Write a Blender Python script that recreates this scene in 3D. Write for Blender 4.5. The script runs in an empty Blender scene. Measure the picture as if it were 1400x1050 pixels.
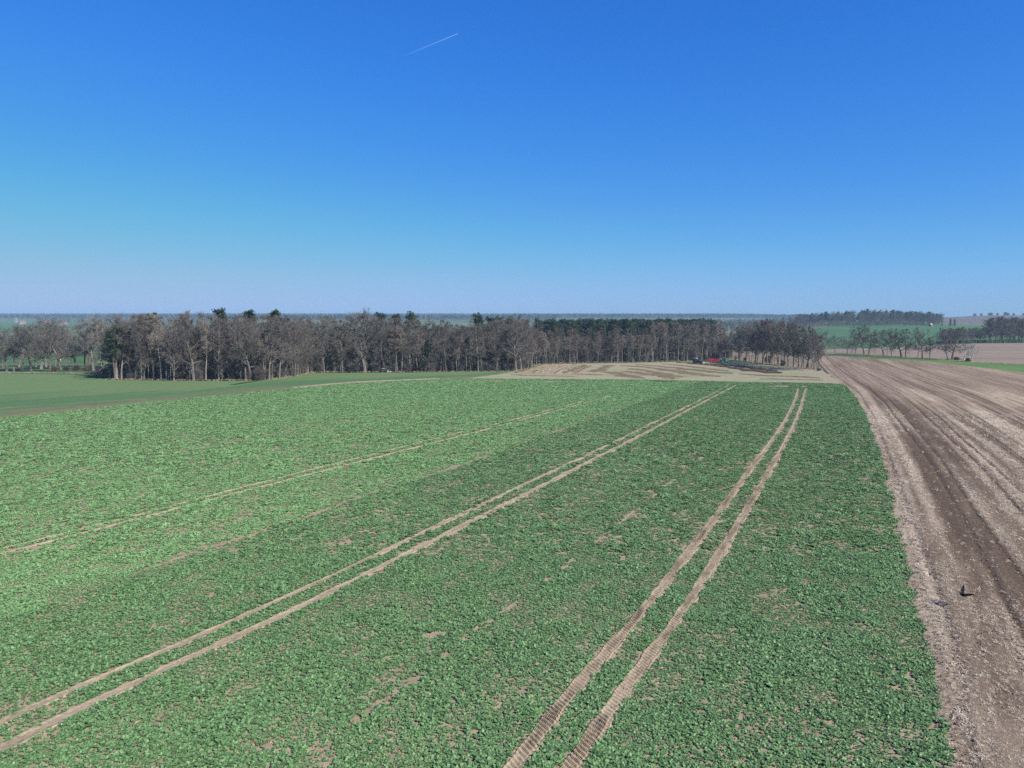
import bpy, math, random
import numpy as np
from mathutils import Vector, Matrix, Euler

R = math.radians
scn = bpy.context.scene
COL = scn.collection

# ------------------------------------------------------------------ camera
CAM_H = 16.0
F_PX, CX, CY, HORIZON = 972.0, 700.0, 525.0, 434.0
PITCH = math.atan((CY - HORIZON) / F_PX)
cd = bpy.data.cameras.new('camera')
cd.sensor_width = 36.0
cd.lens = F_PX / 1400.0 * 36.0
cd.clip_start, cd.clip_end = 0.5, 120000.0
cam = bpy.data.objects.new('camera', cd)
cam.location = (0, 0, CAM_H)
cam.rotation_euler = (math.pi / 2 - PITCH, 0, 0)
COL.objects.link(cam)
scn.camera = cam

# ------------------------------------------------------------------ sky and sun
SUN_AZ, SUN_EL = 128.0, 38.0           # azimuth clockwise from the viewing direction: behind, to the right
w = bpy.data.worlds.new('World')
scn.world = w
w.use_nodes = True
nt = w.node_tree
sky = nt.nodes.new('ShaderNodeTexSky')
sky.sky_type = 'NISHITA'
sky.sun_disc = False
sky.sun_elevation = R(SUN_EL)
sky.sun_rotation = R(SUN_AZ)
sky.altitude = 150
sky.air_density = 1.0
sky.dust_density = 0.25
sky.ozone_density = 4.0
bg = nt.nodes['Background']
hs = nt.nodes.new('ShaderNodeHueSaturation')
hs.inputs['Saturation'].default_value = 1.22
hs.inputs['Value'].default_value = 1.0
nt.links.new(sky.outputs[0], hs.inputs['Color'])
# one response curve per channel for the whole sky: a clear, deep blue spring air
SKY_STRENGTH = 0.080
def vscale(src, k):
    n = nt.nodes.new('ShaderNodeVectorMath'); n.operation = 'SCALE'; n.inputs['Scale'].default_value = k
    nt.links.new(src, n.inputs[0]); return n.outputs[0]
cur = nt.nodes.new('ShaderNodeRGBCurve')
for ch, ptsc in ((0, [(0, 0), (0.4, 0.144), (0.7, 0.242), (1, 0.305)]), (1, [(0, 0), (0.2, 0.152), (0.4, 0.265), (0.64, 0.378), (0.8, 0.412), (1, 0.43)]), (2, [(0, 0), (0.47, 0.565), (0.61, 0.652), (0.73, 0.675), (0.85, 0.66), (1, 0.635)])):
    cc = cur.mapping.curves[ch]
    cc.points[0].location = ptsc[0]; cc.points[1].location = ptsc[-1]
    for q in ptsc[1:-1]: cc.points.new(*q)
cur.mapping.update()
nt.links.new(vscale(hs.outputs[0], 0.125), cur.inputs['Color'])
nt.links.new(vscale(cur.outputs[0], 8.0), bg.inputs[0])
bg.inputs[1].default_value = SKY_STRENGTH
sl = bpy.data.lights.new('sun', 'SUN')
sl.energy = 5.0
sl.angle = R(0.53)
sl.color = (1.0, 0.945, 0.85)
so = bpy.data.objects.new('sun', sl)
a_, e_ = R(SUN_AZ), R(SUN_EL)
SUN_TO = Vector((math.sin(a_) * math.cos(e_), math.cos(a_) * math.cos(e_), math.sin(e_)))
so.rotation_euler = SUN_TO.to_track_quat('Z', 'Y').to_euler()
so.location = (200, -200, 300)
COL.objects.link(so)
scn.view_settings.view_transform = 'Standard'
scn.view_settings.look = 'None'
scn.view_settings.exposure = 0.92
scn.view_settings.gamma = 1.0
scn.render.engine = 'CYCLES'
scn.cycles.use_denoising = False
scn.cycles.max_bounces = 5
scn.cycles.diffuse_bounces = 3
scn.cycles.glossy_bounces = 2
scn.cycles.transmission_bounces = 3
scn.cycles.transparent_max_bounces = 6
scn.cycles.volume_bounces = 0
scn.cycles.sample_clamp_indirect = 4.0

# ------------------------------------------------------------------ terrain
def smooth(a, b, x):
    t = np.clip((np.asarray(x, float) - a) / (b - a), 0, 1)
    return t * t * (3 - 2 * t)

def sp(x, s):
    return s * np.logaddexp(0, np.asarray(x, float) / s)

def h(x, y):
    x = np.asarray(x, float); y = np.asarray(y, float)
    ang = x / np.maximum(y, 60.0)
    k = 1 - 0.46 * smooth(0.28, 0.56, ang)
    z = -0.025 * k * (sp(y - 35, 12) - sp(y - 430, 40))
    rr = smooth(0.30, 0.44, ang)
    z = z + (1 - rr) * (25.0 * smooth(1500, 5200, y) + 4.0 * smooth(700, 1800, y))
    z = z + rr * (6.4 * smooth(600, 1160, y) + 5 * smooth(1200, 2600, y) + 17 * smooth(1500, 2300, y) * smooth(0.52, 0.68, ang))
    z = z + 8.0 * np.exp(-((ang - 0.50) / 0.075) ** 2) * smooth(1165, 1330, y)
    return z

def ray(px, py):
    x = (px - CX) / F_PX; y = -(py - CY) / F_PX
    return np.array([x, math.cos(PITCH) + y * math.sin(PITCH), -math.sin(PITCH) + y * math.cos(PITCH)])

TT = np.geomspace(12, 7000, 6000)
def G(px, py):
    """ground point seen at a photo pixel (x, y)"""
    r = ray(px, py)
    d = CAM_H + r[2] * TT - h(r[0] * TT, r[1] * TT)
    i = int(np.argmax(d < 0))
    if i == 0: i = len(TT) - 1
    t0, t1 = TT[i - 1], TT[i]
    f = d[i - 1] / (d[i - 1] - d[i]) if d[i - 1] != d[i] else 0
    t = t0 + (t1 - t0) * f
    return np.array([r[0] * t, r[1] * t])

def GL(pts):
    return np.array([G(*p) for p in pts])

def P3(p, dz=0.0):
    return (float(p[0]), float(p[1]), float(h(p[0], p[1])) + dz)

FA = R(24.5)                           # drilling direction of the fields
EU = np.array([math.cos(FA), -math.sin(FA)]); EV = np.array([math.sin(FA), math.cos(FA)])
def uv(p):
    p = np.asarray(p, float); return p @ EU, p @ EV

# ------------------------------------------------------------------ noise for placing things
def vnoise(x, y, seed):
    x = np.asarray(x, float); y = np.asarray(y, float)
    xi = np.floor(x).astype(np.int64); yi = np.floor(y).astype(np.int64)
    fx = x - xi; fy = y - yi
    fx = fx * fx * (3 - 2 * fx); fy = fy * fy * (3 - 2 * fy)
    def hsh(a, b):
        n = (a * 374761393 + b * 668265263 + seed * 144665) & 0x7fffffff
        n = ((n ^ (n >> 13)) * 1274126177) & 0x7fffffff
        return ((n ^ (n >> 16)) & 0xffff) / 65535.0
    a = hsh(xi, yi); b = hsh(xi + 1, yi); c = hsh(xi, yi + 1); d = hsh(xi + 1, yi + 1)
    return (a * (1 - fx) + b * fx) * (1 - fy) + (c * (1 - fx) + d * fx) * fy

# ------------------------------------------------------------------ materials
def s2l(r, g, b):
    def f(c):
        c /= 255.0
        return c / 12.92 if c <= 0.04045 else ((c + 0.055) / 1.055) ** 2.4
    return (f(r), f(g), f(b), 1.0)

ALBEDO = 0.76                          # one factor for all base colours, set against the exposure
def mat(name, col, rough=0.85, spec=0.2, metal=0.0):
    col = tuple(c_ * ALBEDO for c_ in col[:3])
    m = bpy.data.materials.new(name); m.use_nodes = True
    b = m.node_tree.nodes['Principled BSDF']
    b.inputs['Base Color'].default_value = (*col[:3], 1)
    b.inputs['Roughness'].default_value = rough
    b.inputs['Specular IOR Level'].default_value = spec
    b.inputs['Metallic'].default_value = metal
    return m

def N(m, t, **kw):
    n = m.node_tree.nodes.new(t)
    for k, v in kw.items(): setattr(n, k, v)
    return n

def ramp(m, fac, stops):
    r = N(m, 'ShaderNodeValToRGB')
    el = r.color_ramp.elements
    el[0].position, el[0].color = stops[0][0], (*stops[0][1][:3], 1)
    el[1].position, el[1].color = stops[-1][0], (*stops[-1][1][:3], 1)
    for p, c in stops[1:-1]:
        e = el.new(p); e.color = (*c[:3], 1)
    m.node_tree.links.new(fac, r.inputs[0])
    return r.outputs[0]

def coords(m, scale=(1, 1, 1), rot=0.0):
    t = N(m, 'ShaderNodeTexCoord'); mp = N(m, 'ShaderNodeMapping')
    # rotate first, then stretch: two mappings
    mp.inputs['Rotation'].default_value = (0, 0, rot)
    m.node_tree.links.new(t.outputs['Object'], mp.inputs['Vector'])
    mp2 = N(m, 'ShaderNodeMapping'); mp2.inputs['Scale'].default_value = scale
    m.node_tree.links.new(mp.outputs[0], mp2.inputs['Vector'])
    return mp2.outputs[0]

def noise(m, vec, scale, detail=4, rough=0.6):
    n = N(m, 'ShaderNodeTexNoise')
    n.inputs['Scale'].default_value = scale; n.inputs['Detail'].default_value = detail
    n.inputs['Roughness'].default_value = rough
    m.node_tree.links.new(vec, n.inputs['Vector'])
    return n.outputs[0]

def mix(m, fac, a, b, typ='MIX'):
    n = N(m, 'ShaderNodeMix', data_type='RGBA', blend_type=typ)
    L = m.node_tree.links
    for s, v in ((n.inputs[0], fac), (n.inputs[6], a), (n.inputs[7], b)):
        if isinstance(v, (int, float)): s.default_value = v
        elif isinstance(v, tuple): s.default_value = (*v[:3], 1)
        else: L.new(v, s)
    return n.outputs[2]

def albedo(m, out): return mix(m, 1.0, out, (ALBEDO, ALBEDO, ALBEDO), 'MULTIPLY')

def base(m, out):
    out = albedo(m, out)
    m.node_tree.links.new(out, m.node_tree.nodes['Principled BSDF'].inputs['Base Color'])

def bump(m, hgt, strength=0.5, dist=0.1):
    b = N(m, 'ShaderNodeBump'); b.inputs['Strength'].default_value = strength; b.inputs['Distance'].default_value = dist
    m.node_tree.links.new(hgt, b.inputs['Height'])
    m.node_tree.links.new(b.outputs[0], m.node_tree.nodes['Principled BSDF'].inputs['Normal'])

def field_mat(name, stops, scale_a=(0.35, 0.012, 1), rot=FA, sc=1.0, fine=1.5, b=0.3, fine_amt=0.35):
    """a field whose tint runs in streaks along the working direction"""
    m = mat(name, (0.2, 0.2, 0.2), 0.95, 0.1)
    v = coords(m, scale_a, rot)
    n1 = noise(m, v, sc, 5, 0.62)
    c = ramp(m, n1, stops)
    n2 = noise(m, coords(m), fine, 6, 0.7)
    c2 = mix(m, fine_amt, c, ramp(m, n2, [(0.32, (0.25, 0.25, 0.25)), (0.68, (1.6, 1.6, 1.6))]), 'MULTIPLY')
    base(m, c2)
    if b: bump(m, n2, b, 0.15)
    return m

M = {}
M['soil'] = field_mat('crop_soil', [(0.3, (0.255, 0.20, 0.135)), (0.7, (0.37, 0.30, 0.21))], (0.8, 0.2, 1), fine=2.5)
M['rut'] = field_mat('rut_soil', [(0.35, (0.27, 0.212, 0.145)), (0.65, (0.39, 0.318, 0.225))], (0.8, 0.25, 1), fine=5.0, b=0.5)
M['wheat'] = field_mat('wheat_field', [(0.36, (0.125, 0.105, 0.055)), (0.45, (0.085, 0.115, 0.05)), (0.6, (0.055, 0.125, 0.05)), (0.75, (0.10, 0.165, 0.065))], (0.10, 0.006, 1), R(60), 1.0, 0.8)
m = M['wheat'] = mat('wheat_field', (0.1, 0.1, 0.1), 0.95, 0.1)
at = N(m, 'ShaderNodeAttribute', attribute_name='across')
nw = noise(m, coords(m, (0.25, 0.012, 1), R(28)), 1.0, 5, 0.6)
ma = N(m, 'ShaderNodeMath', operation='MULTIPLY_ADD'); ma.inputs[1].default_value = 0.66
m.node_tree.links.new(nw, ma.inputs[0]); m.node_tree.links.new(at.outputs['Fac'], ma.inputs[2])
c = ramp(m, ma.outputs[0], [(0.28, (0.205, 0.155, 0.10)), (0.40, (0.165, 0.15, 0.085)), (0.47, (0.095, 0.158, 0.066)), (0.53, (0.15, 0.16, 0.08)), (0.58, (0.088, 0.156, 0.066)), (0.80, (0.077, 0.156, 0.064)), (1.0, (0.125, 0.19, 0.078))])
base(m, mix(m, 0.3, c, ramp(m, noise(m, coords(m), 0.9, 6, 0.7), [(0.32, (0.35, 0.35, 0.35)), (0.68, (1.5, 1.5, 1.5))]), 'MULTIPLY'))
M['meadow'] = field_mat('meadow', [(0.38, (0.06, 0.115, 0.045)), (0.62, (0.09, 0.155, 0.06))], (0.02, 0.006, 1), R(60), 1.0, 0.3)
M['fallow'] = field_mat('fallow_grass', [(0.35, (0.325, 0.265, 0.185)), (0.5, (0.305, 0.285, 0.180)), (0.68, (0.22, 0.24, 0.13))], (0.05, 0.02, 1), R(-70), 1.0, 0.7, fine_amt=0.3)
M['drygrass'] = field_mat('dry_grass', [(0.35, (0.30, 0.24, 0.16)), (0.65, (0.42, 0.345, 0.235))], (0.1, 0.1, 1), 0, 1.0, 0.9, fine_amt=0.4)
M['swath'] = field_mat('turned_soil', [(0.35, (0.13, 0.10, 0.06)), (0.65, (0.22, 0.165, 0.10))], (0.2, 0.2, 1), 0, 1.0, 1.2)
M['manure'] = field_mat('dark_manure', [(0.35, (0.055, 0.036, 0.022)), (0.65, (0.12, 0.080, 0.050))], (0.3, 0.3, 1), 0, 1.0, 1.5, b=0.8)
M['strip'] = field_mat('green_strip', [(0.35, (0.09, 0.15, 0.045)), (0.6, (0.115, 0.20, 0.055)), (0.72, (0.24, 0.245, 0.12))], (0.03, 0.008, 1), R(75), 1.0, 0.5)
M['brown'] = field_mat('far_brown_field', [(0.35, (0.20, 0.155, 0.12)), (0.65, (0.275, 0.215, 0.165))], (0.004, 0.03, 1), R(10), 1.0, 0.25, fine_amt=0.2)
M['hillbrown'] = field_mat('hill_brown_field', [(0.35, (0.12, 0.09, 0.085)), (0.65, (0.16, 0.125, 0.11))], (0.004, 0.02, 1), 0, 1.0, 0.1, fine_amt=0.15)
M['hillgreen'] = field_mat('hill_green_field', [(0.35, (0.05, 0.12, 0.05)), (0.65, (0.075, 0.155, 0.06))], (0.004, 0.02, 1), 0, 1.0, 0.1, fine_amt=0.15)
M['clumpfloor'] = field_mat('clump_floor', [(0.35, (0.16, 0.125, 0.085)), (0.65, (0.26, 0.21, 0.14))], (0.05, 0.05, 1), 0, 1.0, 0.6)
M['litter'] = field_mat('forest_litter', [(0.35, (0.07, 0.052, 0.038)), (0.65, (0.14, 0.105, 0.075))], (0.2, 0.2, 1), 0, 1.0, 0.6)
# open country seen in the distance: a patchwork of plots
m = mat('open_country', (0.1, 0.15, 0.06), 0.95, 0.1)
vo = N(m, 'ShaderNodeTexVoronoi'); vo.inputs['Scale'].default_value = 1.0
m.node_tree.links.new(coords(m, (0.0022, 0.0016, 0), R(25)), vo.inputs['Vector'])
sepc = N(m, 'ShaderNodeSeparateColor'); m.node_tree.links.new(vo.outputs['Color'], sepc.inputs[0])
c = ramp(m, sepc.outputs[0], [(0.0, (0.06, 0.13, 0.05)), (0.4, (0.075, 0.145, 0.055)), (0.62, (0.10, 0.16, 0.07)), (0.75, (0.20, 0.165, 0.11)), (1.0, (0.085, 0.14, 0.055))])
c = mix(m, 0.3, c, ramp(m, noise(m, coords(m), 0.05, 5), [(0.3, (0.5, 0.5, 0.5)), (0.7, (1.4, 1.4, 1.4))]), 'MULTIPLY')
base(m, c); M['country'] = m

# stubble: tilled soil with chopped straw; the share of straw is stored on the field's points
m = mat('stubble_soil', (0.2, 0.15, 0.12), 0.95, 0.1)
at = N(m, 'ShaderNodeAttribute', attribute_name='straw')
v0 = coords(m, (1, 1, 1), FA)
nf = noise(m, v0, 4.5, 6, 0.8)
v1 = coords(m, (2.6, 0.22, 1), FA)
nst = noise(m, v1, 1.0, 4, 0.6)
mth = N(m, 'ShaderNodeMath', operation='MULTIPLY_ADD'); mth.inputs[1].default_value = 1.25; m.node_tree.links.new(nf, mth.inputs[0])
mt2 = N(m, 'ShaderNodeMath', operation='MULTIPLY_ADD'); mt2.inputs[1].default_value = 0.35; m.node_tree.links.new(nst, mt2.inputs[0])
m.node_tree.links.new(at.outputs['Fac'], mt2.inputs[2]); m.node_tree.links.new(mt2.outputs[0], mth.inputs[2])
sub = N(m, 'ShaderNodeMath', operation='SUBTRACT'); sub.inputs[1].default_value = 0.78; m.node_tree.links.new(mth.outputs[0], sub.inputs[0])
c = ramp(m, sub.outputs[0], [(0.05, (0.108, 0.075, 0.052)), (0.35, (0.195, 0.142, 0.102)), (0.6, (0.30, 0.23, 0.168)), (0.95, (0.50, 0.405, 0.30))])
base(m, c); bump(m, nf, 0.9, 0.16); M['stubble'] = m

def leaf_mat(name, dark, light, rough=0.5, trans=0.25, tone_to=None, spec=0.35):
    m = mat(name, dark, rough, spec)
    oi = N(m, 'ShaderNodeObjectInfo')
    c = ramp(m, oi.outputs['Random'], [(0.0, dark), (1.0, light)])
    if tone_to:
        a = N(m, 'ShaderNodeAttribute', attribute_name='tone', attribute_type='INSTANCER')
        c = mix(m, a.outputs['Fac'], c, ramp(m, oi.outputs['Random'], [(0.0, tone_to[0]), (1.0, tone_to[1])]))
    base(m, c)
    tr = N(m, 'ShaderNodeBsdfTranslucent'); m.node_tree.links.new(albedo(m, c), tr.inputs[0])
    ms = N(m, 'ShaderNodeMixShader'); ms.inputs[0].default_value = trans
    L = m.node_tree.links
    L.new(m.node_tree.nodes['Principled BSDF'].outputs[0], ms.inputs[1]); L.new(tr.outputs[0], ms.inputs[2])
    L.new(ms.outputs[0], m.node_tree.nodes['Material Output'].inputs[0])
    return m

M['crop'] = leaf_mat('rape_leaf', (0.106, 0.210, 0.080), (0.200, 0.350, 0.140), 0.5, 0.25, ((0.170, 0.325, 0.120), (0.270, 0.460, 0.190)), 0.4)
M['needle'] = leaf_mat('pine_needles', (0.020, 0.042, 0.022), (0.042, 0.070, 0.030), 0.6, 0.15)
M['needle_far'] = leaf_mat('far_pine_needles', (0.022, 0.045, 0.024), (0.045, 0.075, 0.034), 0.6, 0.1)
M['straw'] = leaf_mat('straw', (0.42, 0.35, 0.27), (0.72, 0.64, 0.53), 0.8, 0.1)
M['tuft'] = leaf_mat('dry_tuft', (0.36, 0.29, 0.20), (0.50, 0.42, 0.31), 0.9, 0.35)
def bark(name, a, b, scale=1.2):
    m = mat(name, a, 0.9, 0.15)
    oi = N(m, 'ShaderNodeObjectInfo')
    c = ramp(m, oi.outputs['Random'], [(0, a), (1, b)])
    n = noise(m, coords(m, (scale, scale, scale * 0.3)), 1.5, 4, 0.7)
    c = mix(m, 0.6, c, ramp(m, n, [(0.3, (0.5, 0.5, 0.5)), (0.7, (1.65, 1.65, 1.65))]), 'MULTIPLY')
    base(m, c); return m
M['bark'] = bark('oak_bark', (0.122, 0.107, 0.094), (0.205, 0.185, 0.165))
M['twig'] = bark('twigs', (0.092, 0.082, 0.076), (0.150, 0.136, 0.126))
M['bark_pale'] = bark('aspen_bark', (0.20, 0.182, 0.16), (0.29, 0.268, 0.24))
M['twig_pale'] = bark('aspen_twigs', (0.17, 0.14, 0.12), (0.22, 0.19, 0.16))
M['bark_birch'] = bark('birch_bark', (0.55, 0.53, 0.50), (0.66, 0.64, 0.61))
M['twig_birch'] = bark('birch_twigs', (0.36, 0.33, 0.29), (0.42, 0.39, 0.35))
M['bark_pine'] = bark('pine_bark', (0.115, 0.088, 0.072), (0.16, 0.125, 0.10))
M['twig_red'] = bark('reddish_twigs', (0.105, 0.076, 0.068), (0.15, 0.112, 0.098))

# ------------------------------------------------------------------ object helpers
def link(o, parent=None):
    COL.objects.link(o)
    if parent is not None: o.parent = parent
    return o

def mesh_obj(name, verts, faces, m, parent=None, shade=False):
    me = bpy.data.meshes.new(name)
    me.from_pydata([tuple(map(float, v)) for v in verts], [], [tuple(map(int, f)) for f in faces])
    if m is not None: me.materials.append(m)
    if shade: me.polygons.foreach_set('use_smooth', [True] * len(me.polygons))
    me.update()
    return link(bpy.data.objects.new(name, me), parent)

def tag(o, label=None, cat=None, group=None, kind=None):
    for k, v in (('label', label), ('category', cat), ('group', group), ('kind', kind)):
        if v: o[k] = v
    return o

def empty(name, loc, rz=0.0, scale=1.0):
    o = bpy.data.objects.new(name, None)
    o.empty_display_size = 0.5
    o.location = loc; o.rotation_euler = (0, 0, rz); o.scale = (scale,) * 3
    return link(o)

def resample(pl, n):
    pl = np.asarray(pl, float)
    s = np.concatenate([[0], np.cumsum(np.linalg.norm(np.diff(pl, axis=0), axis=1))])
    t = np.linspace(0, s[-1], n)
    return np.stack([np.interp(t, s, pl[:, k]) for k in range(pl.shape[1])], 1)

def smooth_line(pl, n, it=3):
    """corner-cut a polyline, then resample"""
    pl = np.asarray(pl, float)
    for _ in range(it):
        q = 0.75 * pl[:-1] + 0.25 * pl[1:]; r_ = 0.25 * pl[:-1] + 0.75 * pl[1:]
        mid = np.empty((2 * len(q), pl.shape[1])); mid[0::2] = q; mid[1::2] = r_
        pl = np.vstack([pl[:1], mid, pl[-1:]])
    return resample(pl, n)

def sheet(name, near, far, m, off, nu=60, nv=20, ragged=0.0):
    """a piece of ground between two lines, lying on the terrain"""
    A = resample(near, nu); B = resample(far, nu)
    if ragged:
        k = np.arange(nu)
        A = A + (vnoise(k * 0.9, k * 0, 5)[:, None] - 0.5) * ragged
        B = B + (vnoise(k * 0.9, k * 0, 9)[:, None] - 0.5) * ragged
    t = np.linspace(0, 1, nv)[:, None, None]
    P = A[None] * (1 - t) + B[None] * t
    Z = h(P[..., 0], P[..., 1]) + off
    V = np.concatenate([P, Z[..., None]], 2).reshape(-1, 3)
    i = np.arange((nv - 1) * (nu - 1)); rI, cI = i // (nu - 1), i % (nu - 1)
    a = rI * nu + cI
    Fc = np.stack([a, a + 1, a + nu + 1, a + nu], 1)
    n = np.cross(V[Fc[0, 1]] - V[Fc[0, 0]], V[Fc[0, 3]] - V[Fc[0, 0]])
    if n[2] < 0: Fc = Fc[:, ::-1]
    o = mesh_obj(name, V, Fc, m, shade=True)
    o.data.attributes.new('across', 'FLOAT', 'POINT').data.foreach_set('value', np.repeat(np.linspace(0, 1, nv), nu).astype(np.float32))
    return tag(o, kind='structure')

# ------------------------------------------------------------------ the land
rad = np.concatenate([np.arange(0.01, 600, 7.5), np.geomspace(600, 6400, 70)])
NA = 400
th = np.linspace(0, 2 * math.pi, NA, endpoint=False)
gx = rad[:, None] * np.sin(th)[None]; gy = rad[:, None] * np.cos(th)[None]
gz = h(gx, gy) - 0.22
V = np.stack([gx, gy, gz], 2).reshape(-1, 3)
i = np.arange((len(rad) - 1) * NA); rI, cI = i // NA, i % NA
Fc = np.stack([rI * NA + cI, (rI + 1) * NA + cI, (rI + 1) * NA + (cI + 1) % NA, rI * NA + (cI + 1) % NA], 1)[:, ::-1]
tag(mesh_obj('ground', V, Fc, M['country'], shade=True), kind='structure')

# field borders, read from the photograph and put on the terrain
edge_right = GL([(1300, 1050), (1280, 920), (1252, 800), (1225, 690), (1203, 610), (1184, 565), (1167, 536), (1151, 525)])
d0 = edge_right[0] - edge_right[2]; d0 /= np.linalg.norm(d0)
edge_right = np.vstack([edge_right[0] + d0 * 40, edge_right])
edge_left = GL([(0, 571), (220, 548), (440, 527), (560, 520), (640, 517.5)])
d0 = edge_left[0] - edge_left[1]; d0 /= np.linalg.norm(d0)
edge_left = np.vstack([edge_left[0] + d0 * 160, edge_left[0] + d0 * 80, edge_left])
edge_far = GL([(640, 517.5), (700, 518), (880, 519), (970, 521), (1080, 523), (1151, 525)])

sheet('crop_field', edge_left, edge_right, M['soil'], 0.0, 160, 90)
wood_edge = GL([(-220, 511), (0, 510), (100, 512), (148, 519), (250, 521), (360, 520.5), (420, 510), (540, 509.5), (640, 508), (700, 508), (735, 499)])
sheet('wheat_field', np.vstack([edge_left, GL([(700, 516)])]) + np.array([0.0, 0.6]), wood_edge, M['wheat'], 0.012, 90, 30)
fallow_far = GL([(700, 509), (735, 499), (800, 497), (860, 496), (945, 494.5), (1000, 494.5), (1060, 500), (1118, 504), (1134, 512), (1151, 524.6)])
sheet('fallow_field', np.vstack([edge_far]), fallow_far, M['fallow'], 0.03, 90, 30, 1.5)
sheet('dry_grass_patch', GL([(702, 509.5), (745, 511), (785, 510.5)]), GL([(738, 498.5), (770, 497.5), (800, 498)]), M['drygrass'], 0.06, 30, 10, 2.0)
strip_low = GL([(1110, 486), (1122, 485.5), (1187, 491), (1253, 493.5), (1319, 500.6), (1400, 510.5), (1500, 521)])
strip_top = GL([(1110, 483), (1122, 483), (1188, 486), (1275, 491), (1328, 495), (1400, 498.5), (1500, 506)])
sheet('green_strip', strip_low, strip_top, M['strip'], 0.04, 60, 8, 1.0)
brown_far = GL([(1120, 478), (1190, 476), (1260, 473), (1330, 469.5), (1400, 469), (1520, 468)])
sheet('brown_field', strip_top, brown_far, M['brown'], 0.02, 60, 20)
sheet('green_hill_field', GL([(1085, 482), (1120, 478), (1190, 476), (1260, 473), (1300, 471)]), GL([(1075, 448), (1115, 447.8), (1180, 447.3), (1240, 446.5), (1296, 446)]), M['hillgreen'], 0.01, 40, 24)
sheet('valley_meadow', wood_edge[:4] + np.array([0, 1.0]), GL([(-220, 462), (0, 462), (60, 462), (135, 462)]), M['meadow'], 0.02, 40, 30)

# stubble field: rows run along its border with the crop; ruts are pressed into it
er = smooth_line(np.vstack([edge_right, GL([(1142, 516), (1130, 506), (1120, 494), (1118, 488)])]), 400)
eru, erv = uv(er)
o_ = np.argsort(erv)
def edge_u(v): return np.interp(v, erv[o_], eru[o_])
RUTS = [0.75, 4.4, 5.9, 9.2, 10.9, 15.0, 16.8, 21.6, 23.3, 24.6, 29.9, 31.7, 38.2, 40.0, 41.3, 47.5, 49.3, 55.2, 57.1, 64.8, 66.6, 74.0, 75.9, 85.0, 87.0, 98.0, 100.0, 112.0, 114.0, 127.0, 129.0]
def rut_shift(v, k): return 0.7 * (vnoise(v / 23.0, v * 0 + k * 3.7, 31) - 0.5)
def straw_share(w_, v):
    n = 0.40 * vnoise(w_ / 2.4, v / 46.0, 3) + 0.34 * vnoise(w_ / 0.8, v / 34.0, 4) + 0.16 * vnoise(w_ / 0.36, v / 26.0, 5) + 0.24 * vnoise(w_ / 6.0, v / 70.0, 6)
    s = (n - 0.56) * 1.75 + 0.48
    s = s + 0.30 * np.exp(-((w_ - 1.8) / 1.5) ** 2) - 0.22 * np.exp(-((w_ - 4.3) / 1.6) ** 2) * smooth(20, 60, v) - 0.1 * np.exp(-((w_ - 7.6) / 1.2) ** 2)
    s = s + 0.25 * (vnoise(w_ / 1.4, v / 3.5, 8) - 0.5) + 0.42 * np.exp(-((w_ + 0.05) / 0.42) ** 2)
    far = smooth(130, 250, v)
    s = s * (1 - 0.65 * far) + 0.65 * far * 0.44
    for k, c_ in enumerate(RUTS):
        wd = 0.16 if k else 0.3
        s = s - (0.5 if k else 0.25) * (1 - 0.6 * far) * np.exp(-((w_ - c_ - rut_shift(v, k)) / wd) ** 2) * (0.4 + 0.9 * vnoise(v / 15.0, v * 0 + k, 12))
    return np.clip(s, 0, 1)
wu = np.concatenate([np.arange(-0.6, 30, 0.16), np.arange(30, 70, 0.35), np.arange(70, 300, 2.0)])
vv = np.concatenate([np.arange(-15, 120, 1.2), np.arange(120, 520, 4.0)])
W_, V_ = np.meshgrid(wu, vv)
U_ = edge_u(V_) + W_
X_ = U_ * EU[0] + V_ * EV[0]; Y_ = U_ * EU[1] + V_ * EV[1]
S_ = straw_share(W_, V_)
Z_ = h(X_, Y_) + 0.02
cl = 0.10 * (vnoise(W_ / 0.45, V_ / 1.3, 21) - 0.5) + 0.06 * (vnoise(W_ / 1.5, V_ / 9.0, 22) - 0.5)
for k, c_ in enumerate(RUTS):
    cl = cl - 0.09 * np.exp(-((W_ - c_ - rut_shift(V_, k)) / 0.2) ** 2)
Z_ = Z_ + np.where(W_ < 70, cl, 0) * smooth(-0.6, 0.8, W_) + 0.12 * smooth(-0.5, 1.2, W_) - 0.06 * smooth(0.0, -0.6, W_)
# stop the field at the green strip
sl_a = strip_low[:, 0] / strip_low[:, 1]
sl_o = np.argsort(sl_a)
lim = np.interp(X_ / np.maximum(Y_, 1.0), sl_a[sl_o], strip_low[sl_o, 1])
lim = np.where(Y_ < 5, 1e6, lim)
keep = (Y_ < lim + 2) & (np.hypot(X_, Y_) < 700)
nU = len(wu)
i = np.arange((len(vv) - 1) * (nU - 1)); rI, cI = i // (nU - 1), i % (nU - 1)
kf = keep.ravel()
a = rI * nU + cI
ok = kf[a] & kf[a + 1] & kf[a + nU] & kf[a + nU + 1]
a = a[ok]
Fc = np.stack([a, a + 1, a + nU + 1, a + nU], 1)
V = np.stack([X_, Y_, Z_], 2).reshape(-1, 3)
used = np.unique(Fc); rm = np.full(len(V), -1); rm[used] = np.arange(len(used))
stub = mesh_obj('stubble_field', V[used], rm[Fc], M['stubble'], shade=True)
att = stub.data.attributes.new('straw', 'FLOAT', 'POINT')
att.data.foreach_set('value', S_.ravel()[used].astype(np.float32))
tag(stub, kind='structure')

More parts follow.
